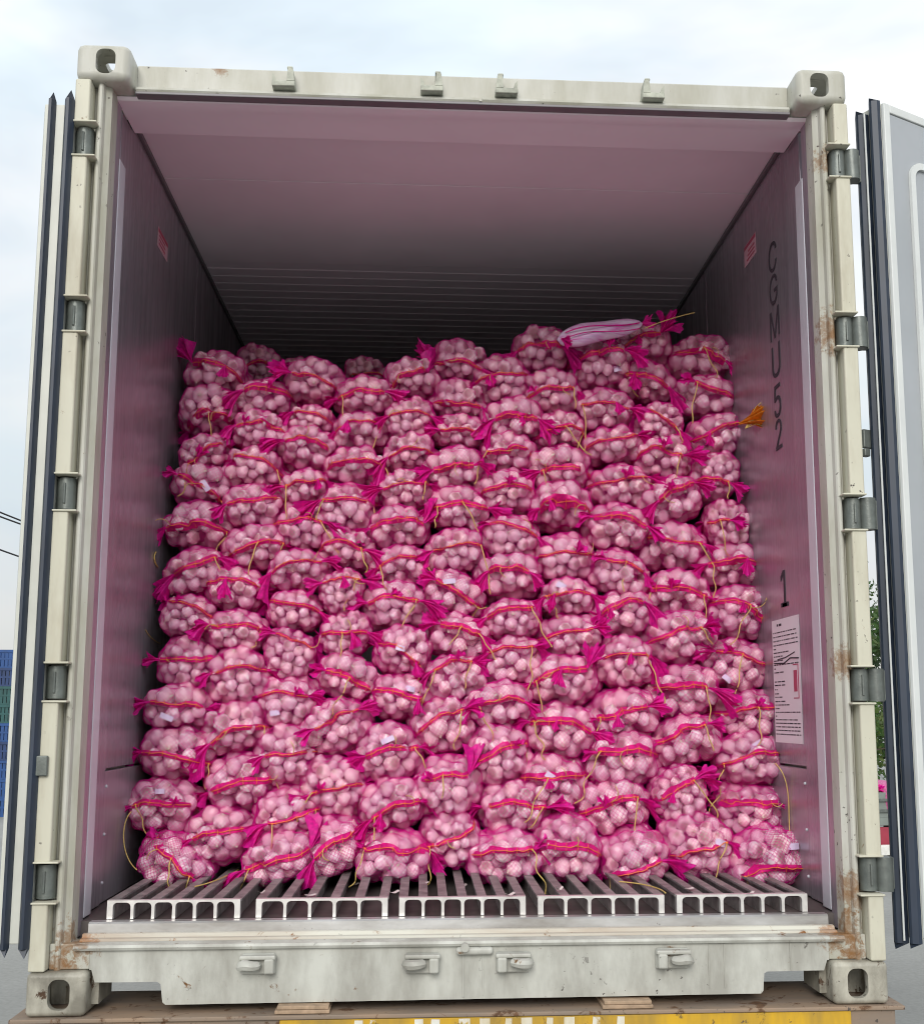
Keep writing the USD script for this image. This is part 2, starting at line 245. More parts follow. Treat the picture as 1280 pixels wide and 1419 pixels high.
for sx in (-1, 1):
    def mir(m):
        if sx > 0: m.apply_scale([-1, 1, 1]); m.fix_normals()
        return m
    post = [(-1.215, .062), (-1.168, .062), (-1.158, .045), (-1.154, .032), (-1.149, .028), (-1.142, .028), (-1.138, .032), (-1.134, .046), (-1.118, .056), (-1.116, .112), (-1.215, .112)]
    P = part(C, 'corner_post', mir(prism(post, .1185, 2.7775)), CREAM, 25)
    zs = [.119]
    for h in sorted(HZ[sx]): zs += [h-.052, h+.052]
    zs += [2.7775]
    for i in range(0, len(zs), 2):            # the flange is cut away at every hinge
        m = box((-1.217, .002, zs[i]), (-1.170, .0615, zs[i+1]), .006)
        f = part(C, 'post_flange', mir(m), CREAMY, 25)
        if i: part(C, 'flange_cap', mir(box((-1.220, -.004, zs[i]+.0005), (-1.146, .0445, zs[i]+.0065), .0025)), CREAMY, 25)
        if i < len(zs)-2: part(C, 'flange_cap', mir(box((-1.220, -.004, zs[i+1]-.0065), (-1.146, .0445, zs[i+1]-.0005), .0025)), CREAMY, 25)
    for h in HZ[sx]:
        hp = part(C, 'hinge', mir(cat(rod((-1.190, .046, h-.047), (-1.190, .046, h+.047), .026, 20))), HINGE, 30)
        part(hp, 'hinge_pin', mir(rod((-1.190, .018, h-.03), (-1.190, .018, h+.03), .004, 8)), HINGE, 30)
        if sx > 0: part(C, 'hinge_plate', cat(rod((1.236, .040, h-.049), (1.236, .040, h+.049), .026, 20), box((1.225, .050, h-.047), (1.300, .070, h+.047), .004)), HINGE, 30)
        else: part(C, 'hinge_plate', box((-1.2215, .044, h-.047), (-1.212, .0612, h+.047), .004), HINGE, 30)
    part(C, 'jamb_strip', mir(box((-1.20, .113, .19), (-1.1165, .163, 2.80), .003)), DTRIM if False else STEEL)
    part(C, 'jamb_trim', mir(box((-1.20, .164, .236), (-1.115, .236, 2.60), .004)), TRIM)
    part(C, 'jamb_strip', mir(box((-1.20, .237, .236), (-1.134, .398, 2.80), .003)), STEEL)
    part(C, 'post_foot', mir(box((-1.1695, .034, .1190), (-1.0565, .111, .1895), .004)), CREAM, 25)
    # lining: panels 1.16 m wide with open joints
    y = .40
    while y < 11.5:
        y1 = min(y+1.165, 11.55)
        part(C, 'wall_panel', mir(box((-1.168, y, .655), (-1.145, y1, 2.845), .003)), STEEL)
        part(C, 'kick_panel', mir(box((-1.168, y+.01, .236), (-1.139, y1-.006, .648), .004)), KICK)
        for zz in (.30, .45, .60): part(C, 'rivet', mir(trimesh.creation.icosphere(1, .006).apply_translation([-1.139, y+.03, zz])), TRIM, True) if y < 1 else None
        y = y1+.004
    part(C, 'top_rail', mir(box((-1.168, .41, 2.847), (-1.135, 11.55, 2.865), .002)), DTRIM)
    part(C, 'side_wall', mir(box((-1.2105, .2505, .10), (-1.170, L-.02, 2.86))), CREAM, False)
# header, sill
part(C, 'door_header', cat(prism_x([(.10, 2.799), (.10, 2.880), (.108, 2.887), (.19, 2.887), (.19, 2.799)], -1.0545, 1.0545)), CREAM, 25)
def gutter(x0, x1, dz):
    return prism_x([(.072, 2.775+dz), (.066, 2.784+dz), (.072, 2.795+dz), (.0985, 2.798+dz), (.0985, 2.775+dz)], x0, x1)
part(C, 'rain_gutter', gutter(-1.05, .035, 0), CREAM, 25, 'dented left half of the rain gutter')
part(C, 'rain_gutter', gutter(.045, 1.05, .002), CREAM, 25)
part(C, 'seal_strip', box((-1.05, .062, 2.766), (1.05, .0985, 2.7745), .002), DTRIM)
part(C, 'header_soffit', prism_x([(.0988, 2.776), (.19, 2.798), (.36, 2.802), (.36, 2.79), (.20, 2.783), (.16, 2.770), (.11, 2.768)], -1.124, 1.124), CEIL, 25)
xs = [-1.0, -.845, -.835]
sill = [(-1.215, .1185), (-1.215, .172), (1.215, .172), (1.215, .1185), (1.050, .1185), (1.040, .090), (.872, .089), (.863, .084), (.859, .036), (.852, .028), (-.842, .022), (-.851, .029), (-.858, .078), (-.867, .084), (-1.040, .085), (-1.050, .1185)]
def front(poly, y0, y1):                      # extrude an (x, z) polygon along y
    m = prism(poly, 0, y1-y0); v = m.vertices; m.vertices = np.stack([v[:, 0], v[:, 2]+y0, v[:, 1]], 1); m.fix_normals(); return m
part(C, 'door_sill', front([p for p in sill if abs(p[0]) < 1.21] + [], .03, .055) if False else front([(-1.056, .1186), (-1.056, .1715), (1.056, .1715), (1.056, .1186)] + sill[4:], .03, .058), SILL, 25, 'scuffed cream door sill beam')
part(C, 'sill_edge', prism_x([(.018, .1725), (.014, .180), (.018, .187), (.055, .190), (.060, .1725)], -1.10, 1.10), SILL, 25)
part(C, 'threshold', prism_x([(.056, .191), (.062, .196), (.078, .197), (.084, .206), (.098, .207), (.104, .200), (.13, .200), (.13, .15), (.062, .15)], -1.094, 1.094), LIP, 25)
part(C, 'floor_lip', prism_x([(.105, .2015), (.107, .230), (.112, .2345), (.145, .2345), (.145, .2015)], -1.085, 1.085), SCRAPED, 25)
part(C, 'floor_base', box((-1.168, .1455, .12), (1.168, 11.6, .232)), FLOORB, False)
part(C, 'sill_gusset', box((-1.056, .06, .02), (-1.035, .20, .1185)), WORN, False); part(C, 'sill_gusset', box((1.035, .06, .02), (1.056, .20, .1185)), WORN, False)
part(C, 'pocket_plate', box((-1.03, .10, .084), (-.86, .20, .12)), WORN, False); part(C, 'pocket_plate', box((.866, .10, .089), (1.03, .20, .12)), WORN, False)
# cam keepers on header and sill
def keeper_top(x, flip):
    a = cat(box((-.036, .045, 2.800), (.036, .0995, 2.818), .003), front([(-.036, 2.818), (-.022, 2.818), (-.026, 2.834), (-.036, 2.846)], .05, .0995), front([(.010, 2.818), (.034, 2.818), (.030, 2.858), (.014, 2.862)], .045, .0995), box((.010, .05, 2.862), (.028, .0995, 2.870), .003))
    if flip: a.apply_scale([-1, 1, 1]); a.fix_normals()
    a.apply_translation([x, 0, 0]); return a
for x, fl in ((-.587, 0), (-.117, 0), (.122, 1), (.598, 1)): part(C, 'cam_keeper', keeper_top(x, fl), plain('keeper_top_paint', (.36, .37, .31), .6, var=.35, scale=30.0) if 'keeper_top_paint' not in MAT else MAT['keeper_top_paint'], 25)
def keeper_low(x, flip, bent):
    a = cat(box((-.048, .010, .104), (.048, .0295, .160), .006), box((-.05, -.012, .148), (.05, .015, .160), .004), box((.018, -.014, .108), (.046, .012, .150), .006), tube(spline([(-.046, .012, .134), (-.036, -.020, .134), (-.012, -.022, .136), (.004, -.006, .137)], 9), [.010, .014, .015, .015, .015, .014, .013, .012, .008], 8))
    if bent: a.vertices[:, 2] += .18*(a.vertices[:, 0])*np.sin(a.vertices[:, 0]*60)
    if flip: a.apply_scale([-1, 1, 1]); a.fix_normals()
    a.apply_translation([x, 0, -.004]); return a
for x, fl, be in ((-.586, 0, 1), (-.125, 0, 0), (.132, 1, 0), (.592, 1, 1)): part(C, 'cam_keeper', keeper_low(x, fl, be), SILL, 30, 'bent keeper bracket' if be else None)
part(C, 'sill_stop', cat(box((-.03, .004, .150), (.075, .0295, .171), .008), rod((-.005, -.004, .172), (-.005, .03, .172), .012, 12)), SILL, 30)
part(C, 'flange_clip', box((-1.228, -.012, .655), (-1.188, .0015, .712), .004), HINGE)
part(C, 'weld_seam', box((-.012, .0275, .03), (-.006, .0299, .149), .001), SILL); part(C, 'weld_seam', box((.045, .0278, .035), (.049, .0299, .149), .001), SILL)
for x in (.70, .745, .94): part(C, 'weld_seam', box((x, .0278, .045 if x < .85 else .092), (x+.004, .0299, .17), .001), SILL)
# ceiling: flat panels, then one with cross ribs
y = .36
for k, y1 in enumerate((.842, 1.66)):
    part(C, 'ceiling_panel', box((-1.168, y, 2.866), (1.168, y1, 2.878), .002), CEIL); y = y1+.004
pr_ = []
yy = y
while yy < 11.55:
    pr_ += [(yy, 2.868), (yy+.070, 2.868), (yy+.078, 2.8656), (yy+.086, 2.868)]; yy += .092
part(C, 'ribbed_ceiling_panel', prism_x(pr_ + [(yy, 2.878), (y, 2.878)], -1.168, 1.168), CEIL, False)
part(C, 'roof', box((-1.214, .1915, 2.8785), (1.214, L, 2.890)), CREAM, False)
part(C, 'end_bulkhead', box((-1.168, 11.6, .232), (1.168, 11.66, 2.866)), STEEL, False)
# slatted floor: five sections of T bars with an arched front edge
for x0, x1, n in ((-1.045, -.661, 7), (-.615, -.229, 6), (-.195, .181, 7), (.218, .599, 6), (.637, 1.037, 7)):
    S = path_of(C, 'floor_section'); UsdGeom.Xform.Define(stage, S)
    xc = np.linspace(x0+.012, x1-.012, n)
    arch = []
    W_ = m3.CrossSection([[(x0, .236), (x1, .236), (x1, .289), (x0, .289)]])
    for a, b in zip(xc[:-1], xc[1:]):
        h = m3.CrossSection.square([b-a-.009-.024, .047-.024+.03], True).offset(.012, m3.JoinType.Round, 2.0, 12).translate([(a+b)/2, .259-.015])
        W_ -= h
    e = m3.Manifold.extrude(W_, .022).rotate([90, 0, 0]).translate([0, .168, 0])
    part(S, 'arched_front_edge', tm(e), ALUB, 25)
    for x in xc:
        part(S, 'floor_slat', cat(box((x-.014, .1692, .281), (x+.014, 11.5, .2880)), box((x-.0025, .1692, .2325), (x+.0025, 11.5, .2805))), ALU, False)
# ---------------------------------------------------------------- doors
def gasket(x0, x1, y0, y1, z0, z1, tip):     # two-lipped seal with pointed ends
    xm = (x0+x1)/2
    m = prism([(x0, y1), (x0+.003, y0+.012), (xm-.004, y0), (xm+.004, y0), (x1-.003, y0+.012), (x1, y1)], z0, z1)
    c1 = trimesh.Trimesh([(x0, y1, z1), (x1, y1, z1), (x0+.003, y0+.012, z1), (x1-.003, y0+.012, z1), (xm+.008, y0+.004, z1+tip)], [(0, 1, 4), (1, 3, 4), (3, 2, 4), (2, 0, 4), (0, 2, 1), (1, 2, 3)])
    c2 = c1.copy(); c2.vertices[:, 2] = z0-(c1.vertices[:, 2]-z1); c1.fix_normals(); c2.fix_normals()
    return cat(m, c1, c2)
# left leaf, folded right back along the side of the container
D = path_of(C, 'door'); x = UsdGeom.Xform.Define(stage, D)
stage.GetPrimAtPath(D).SetCustomDataByKey('label', 'left door leaf folded back along the container side, seen edge on')
part(D, 'door_panel', box((-1.306, .004, .195), (-1.222, 1.16, 2.690), .004), DOORE)
part(D, 'door_lining', box((-1.3115, .02, .21), (-1.3065, 1.14, 2.675), .002), DOORG)
part(D, 'gasket', gasket(-1.293, -1.270, -.022, .0035, .185, 2.695, .022), RUBBER, 30)
part(D, 'gasket', gasket(-1.244, -1.214, -.022, .0035, .185, 2.700, .026), RUBBER, 30)
# right leaf, swung back past square so that its lining shows
D = path_of(C, 'door'); x = UsdGeom.Xform.Define(stage, D); x.AddTranslateOp().Set(Gf.Vec3d(1.326, .0, 0)); x.AddRotateZOp().Set(27.5)
stage.GetPrimAtPath(D).SetCustomDataByKey('label', 'right door leaf swung open, grey lining and navy seals showing')
part(D, 'door_panel', box((.004, .004, .175), (1.16, .098, 2.785), .004), DOORE)
part(D, 'lining_panel', box((.032, -.006, .21), (1.12, .0035, 2.75), .003), DOORG)
part(D, 'lining_border', cat(box((.004, -.010, .18), (.0315, .0035, 2.78), .003), box((.0320, -.010, 2.752), (1.15, .0035, 2.78), .003)), DOORW)
o = m3.CrossSection.square([.86, 2.14], True).offset(.06, m3.JoinType.Round, 2.0, 24); i_ = o.offset(-.022, m3.JoinType.Round, 2.0, 24)
part(D, 'raised_bead', tm(m3.Manifold.extrude(o-i_, .010).rotate([90, 0, 0]).translate([.60, -.0065, 1.48])), DOORW, 25)
def gasket_side(y0, y1, d, z0, z1, tip):
    m = gasket(y0, y1, -d, .003, z0, z1, tip); v = m.vertices.copy(); m.vertices = np.stack([v[:, 1], v[:, 0], v[:, 2]], 1); m.fix_normals(); return m
part(D, 'gasket', gasket_side(.004, .044, .020, .165, 2.792, .016), RUBBER, 30)
part(D, 'gasket', gasket_side(.052, .096, .026, .16, 2.765, .02), RUBBER, 30)
part(D, 'gasket_bead', rod((-.022, .048, .17), (-.022, .048, 2.76), .003, 8), DOORW, 30)
part(D, 'door_handle', cat(box((-.05, .085, 1.655), (-.001, .099, 1.715), .004), box((-.06, .075, 1.625), (-.035, .095, 1.65), .004)), HINGE)
# ---------------------------------------------------------------- wall lettering, notice, stickers
xr = 1.1446
ex, ey, ez = np.array([0, -1.0, 0]), np.array([0, 0, 1.0]), np.array([-1.0, 0, 0])
for ch, zc, h in (('C', 2.50, .11), ('G', 2.375, .11), ('M', 2.245, .11), ('U', 2.105, .12), ('5', 1.955, .12), ('2', 1.83, .11), ('1', 1.27, .13)):
    t = meshkit.text_mesh(ch, h, .0012)
    w = t.bounds[1, 0]-t.bounds[0, 0]; t.apply_translation([-t.bounds[0, 0]-w/2, -h/2, 0])
    if ch in '1': t = cat(t, trimesh.creation.box((.05, .012, .0012)).apply_translation([.0, -h/2+.006, .0006]))
    part(C, 'painted_letter', flat(t, ex, ey, ez, np.array([xr-.0002, .592, zc])), INK, False)
N = part(C, 'notice', box((1.1432, .448, .728), (1.1446, .748, 1.165), .0006), PAPER)
lr = random.Random(3); z = 1.145
lines = []; reds = []
k = 0
while z > .75:
    if .90 < z < .985: lim = .62
    else: lim = .47
    yy = .735
    if k == 0: yy = .69; lim = .50
    if 11 < k < 13: z -= .018
    while yy > lim:
        w = lr.uniform(.008, .04); lines.append(box((1.1426, max(yy-w, lim-.005), z-.0045), (1.1431, yy, z-.0005 if k else z+.004))); yy -= w+lr.uniform(.005, .012)
        if lr.random() < .10: break
    z -= lr.choice([.0125, .0135, .015]) if k else .024; k += 1
part(N, 'printed_lines', cat(*lines), INK, False)
part(N, 'red_mark', cat(box((1.1424, .485, .905), (1.1431, .520, .978)), box((1.1424, .468, .885), (1.1431, .475, .995)), box((1.1424, .468, .881), (1.1431, .525, .8845)), box((1.1424, .468, .9955), (1.1431, .525, .999))), REDI, False)
part(N, 'drawn_rule', cat(tube([(1.1426, .73, 1.01), (1.1426, .62, 1.006), (1.1426, .55, 1.022), (1.1426, .46, 1.018)], .0025, 5), tube([(1.1426, .69, 1.022), (1.1426, .60, 1.026), (1.1426, .50, 1.040)], .002, 5)), INK, False)
def sticker(sx, y0, y1, z0, z1):
    a = part(C, 'warning_sticker', box((sx*1.1446, y0, z0), (sx*1.1434, y1, z1), .0005), STICK)
    ls = [box((sx*1.1433, y0+.02, z0+.012+i*.016), (sx*1.1427, y1-.02-lr.uniform(0, .05), z0+.019+i*.016)) for i in range(3)]
    part(a, 'printed_lines', cat(*ls, box((sx*1.1433, y0+.004, z1-.018), (sx*1.1427, y1-.004, z1-.003))), REDI, False)
sticker(-1, .82, .985, 2.585, 2.66); sticker(1, .785, .945, 2.60, 2.685)
# ================================================================ garlic sacks
def bulb_mesh(seed):
    r = np.random.default_rng(seed); nph, nth = 14, 9
    lobes = r.integers(6, 9); ph0 = r.uniform(0, 6.28); amp = r.uniform(.06, .11)
    th = np.array([.02, .22, .5, .85, 1.2, 1.55, 1.95, 2.35, 2.75, 3.05]); nth = len(th)
    ph = np.arange(nph)*2*np.pi/nph
    T, Pp = np.meshgrid(th, ph, indexing='ij')
    lob = 1+amp*np.cos(lobes*Pp+ph0)*np.sin(T)**1.5+.03*np.cos(2*Pp+ph0)
    R = lob*(1-.06*np.cos(T))
    X, Y, Z = R*np.sin(T)*np.cos(Pp), R*np.sin(T)*np.sin(Pp), R*np.cos(T)*.88
    tip = np.exp(-(T/.30)**2); Z += .36*tip; X *= 1-.35*tip; Y *= 1-.35*tip
    root = np.exp(-((np.pi-T)/.42)**2); Z += .12*root
    v = np.stack([X, Y, Z], -1).reshape(-1, 3)*.0240
    f = []
    for i in range(nth-1):
        for j in range(nph):
            a, b, c, d = i*nph+j, i*nph+(j+1) % nph, (i+1)*nph+(j+1) % nph, (i+1)*nph+j; f += [[a, d, c], [a, c, b]]
    f += [[0, j, j+1] for j in range(1, nph-1)] + [[(nth-1)*nph, (nth-1)*nph+j+1, (nth-1)*nph+j] for j in range(1, nph-1)]
    skin, purple, brown, pale = np.array([.90, .79, .85]), np.array([.56, .28, .44]), np.array([.22, .13, .08]), np.array([.86, .78, .74])
    groove = np.clip(.5-.5*np.cos(lobes*Pp+ph0), 0, 1)[..., None]
    col = skin*(1-.34*groove)+purple*.34*groove
    col = col+(pale-col)*np.clip(1-T/.9, 0, .6)[..., None]
    rt = ((T > 2.7)).astype(float)[..., None]; ring = ((T > 2.2) & (T < 2.7)).astype(float)[..., None]
    col = col*(1-.75*rt)+brown*.75*rt; col = col*(1-.35*ring)+pale*.35*ring
    tp = (T < .3).astype(float)[..., None]; col = col*(1-.6*tp)+brown*1.4*.6*tp
    return v, np.array(f), col.reshape(-1, 3)
BULBS = [bulb_mesh(s) for s in range(6)]
BN = []
for v, f, c in BULBS:
    t = trimesh.Trimesh(v, f, process=False); BN.append(meshkit.arrays(t, True)[2])
def define_bulb(path, k, pos, q, s):
    v, f, c = BULBS[k]; m = UsdGeom.Mesh.Define(stage, path)
    m.CreatePointsAttr(Vt.Vec3fArray.FromNumpy(v.astype(np.float32))); m.CreateFaceVertexCountsAttr(Vt.IntArray.FromNumpy(np.full(len(f), 3, np.int32)))
    m.CreateFaceVertexIndicesAttr(Vt.IntArray.FromNumpy(f.astype(np.int32).ravel())); m.CreateSubdivisionSchemeAttr('none')
    m.CreateNormalsAttr(Vt.Vec3fArray.FromNumpy(BN[k].astype(np.float32))); m.SetNormalsInterpolation('vertex')
    UsdGeom.PrimvarsAPI(m).CreatePrimvar('tint', Sdf.ValueTypeNames.Color3fArray, 'vertex').Set(Vt.Vec3fArray.FromNumpy(c.astype(np.float32)))
    X = np.eye(4); X[:3, :3] = (q*s).T; X[3, :3] = pos
    m.AddTransformOp().Set(Gf.Matrix4d(X.tolist())); UsdShade.MaterialBindingAPI.Apply(m.GetPrim()).Bind(GARLIC)
def rot_random(r):
    # mostly with the axis lying near the surface or pointing outwards, any roll
    q = r.normal(size=4); q /= np.linalg.norm(q); w, x, y, z = q
    return np.array([[1-2*(y*y+z*z), 2*(x*y-z*w), 2*(x*z+y*w)], [2*(x*y+z*w), 1-2*(x*x+z*z), 2*(y*z-x*w)], [2*(x*z-y*w), 2*(y*z+x*w), 1-2*(x*x+y*y)]])
AW = .112                                     # half width of the model sack
class Filling:
    """bulbs packed behind the skin of a pillow-shaped net, and the taut net over them"""
    def __init__(s, aspect, seed):
        r = np.random.default_rng(seed); s.ab = (AW, .150, AW*aspect); a, c, b = s.ab
        e = 2.35
        def surf(d): return (np.abs(d[..., 0]/a)**e+np.abs(d[..., 1]/c)**2.2+np.abs(d[..., 2]/b)**e)**(-1/e)
        pts, n = [], 0
        cand = r.normal(size=(4200, 3)); cand /= np.linalg.norm(cand, axis=1, keepdims=True); cand = cand[cand[:, 1] < .35]
        rad = .0240
        P = cand*surf(cand)[:, None]; nrm = np.stack([np.sign(P[:, 0])*np.abs(P[:, 0]/a)**(e-1)/a, P[:, 1]/c**2, np.sign(P[:, 2])*np.abs(P[:, 2]/b)**(e-1)/b], 1); nrm /= np.linalg.norm(nrm, axis=1, keepdims=True)
        P = P-nrm*rad*.95
        P = P*(1+r.uniform(-.05, .0, size=(len(P), 1)))
        keep, ss = [], []
        for p in P:                           # dart throwing with bulbs of several sizes
            sz = r.choice([.82, .9, 1.0, 1.0, 1.08, 1.16])
            if all(np.linalg.norm(p-q) > .0188*(sz+t) for q, t in zip(keep, ss)): keep.append(p); ss.append(sz)
        for p in (P*.74)[:1500]:              # a second layer fills the gaps
            sz = r.choice([.85, .95, 1.05])
            if len(keep) < 125 and all(np.linalg.norm(p-q) > .0178*(sz+t) for q, t in zip(keep, ss)): keep.append(p); ss.append(sz)
        s.pos, s.sz = np.array(keep), np.array(ss)
        s.k = (r.uniform(-.13, .13), r.uniform(-.08, .22), r.uniform(-.12, .12)); s.pos = s.warp(s.pos); s.rot = [rot_random(r) for _ in keep]; s.kind = r.integers(0, 6, len(keep))
        # taut envelope rho(alpha, beta): alpha from the front pole (-y)
        na, nb = 56, 88
        al = np.linspace(0, np.radians(130), na); be = np.linspace(-np.pi, np.pi, nb, endpoint=False)
        A_, B_ = np.meshgrid(al, be, indexing='ij'); d = np.stack([np.sin(A_)*np.cos(B_), -np.cos(A_), np.sin(A_)*np.sin(B_)], -1)
        rho = surf(d)*.66
        for p, t in zip(s.pos, s.sz):
            R = .0248*t; bq = d@p; disc = bq**2-(p@p-R*R); ok = disc > 0
            rho[ok] = np.maximum(rho[ok], bq[ok]+np.sqrt(disc[ok]))
        big = ndimage.grey_closing(np.pad(rho, ((0, 0), (12, 12)), 'wrap'), size=(5, 5))[:, 12:-12]
        big = np.maximum(ndimage.gaussian_filter(big, .9, mode=['nearest', 'wrap']), rho)+.0012
        big[0] = big[0].mean(); s.al, s.be, s.rho, s.na, s.nb = al, be, big, na, nb
        S = (d*big[..., None])
        f = A_ < np.radians(100); f[0, 1:] = False
        s.depth = LinearNDInterpolator(S[f][:, [0, 2]], S[f][:, 1])
    def warp(s, p):                           # sag and lean of a filled bag
        a, c, b = s.ab; k1, k3, k2 = s.k; p = p.copy(); x = p[:, 0]/a
        p[:, 0] *= 1+k1*p[:, 2]/b; p[:, 2] += k2*b*x-k3*b*(x*x-.35); return p
    def env(s, al, be):
        i = np.clip(al/s.al[-1]*(s.na-1), 0, s.na-1); j = ((be+np.pi)/(2*np.pi)*s.nb) % s.nb
        rho = ndimage.map_coordinates(np.pad(s.rho, ((0, 0), (2, 2)), 'wrap'), [i, j+2], order=1, mode='nearest')
        return np.stack([np.sin(al)*np.cos(be), -np.cos(al), np.sin(al)*np.sin(be)], -1)*rho[..., None]
    def front(s, x, z):
        y = s.depth(np.stack([x, z], -1)); y = np.where(np.isnan(y), -.02, y); return y
    def build(s, path):
        UsdGeom.Xform.Define(stage, path)
        for i in range(len(s.pos)):
            define_bulb(path_of(path, 'garlic_bulb'), int(s.kind[i]), s.pos[i], s.rot[i], s.sz[i])
        core = trimesh.creation.icosphere(3, 1.0); v = core.vertices; a, c, b = s.ab
        core.vertices = s.warp(v*np.array([a, c, b]))*(.66+.08*meshkit.noise(v*3.0+5)[:, None]); part(path, 'inner_garlic', core, CORE, True)
        stage.GetPrimAtPath(path + '/inner_garlic').SetCustomDataByKey('kind', 'stuff')
        # knitted net as threads on the envelope, two families
        curves, counts = [], []
        amax = np.radians(122); step = .052
        for fam in (0, 1):
            for k in np.arange(-amax, amax+1e-6, step):
                t = np.linspace(-1, 1, 30)*math.sqrt(max(amax**2-k*k, 0))
                if len(t) < 4 or abs(t[0]) < .1: continue
                wv = .012*np.sin(t*40+k*30)
                p, q = ((k+t)/2**.5+wv, (t-k)/2**.5) if fam == 0 else ((k-t)/2**.5+wv, (k+t)/2**.5)
                curves.append(s.env(np.hypot(p, q), np.arctan2(q, p))); counts.append(len(t))
        bc = UsdGeom.BasisCurves.Define(stage, path + '/net'); bc.CreateTypeAttr('linear'); bc.CreateCurveVertexCountsAttr(Vt.IntArray(counts))
        bc.CreatePointsAttr(Vt.Vec3fArray.FromNumpy(np.vstack(curves).astype(np.float32))); bc.CreateWidthsAttr(Vt.FloatArray([NETW])); bc.SetWidthsInterpolation('constant')
        UsdShade.MaterialBindingAPI.Apply(bc.GetPrim()).Bind(NET)
NETW = .00092
ORG = {'A': (220, 440, 420/1280), 'B': (620, 440, 420/1280), 'C': (200, 700, 420/1280), 'D': (600, 700, 420/1280), 'E': (160, 950, 420/1280), 'F': (560, 950, 420/1280), 'G': (860, 660, 260/1280), 'H': (860, 880, 260/1280), 'K': (860, 1000, 260/1280)}
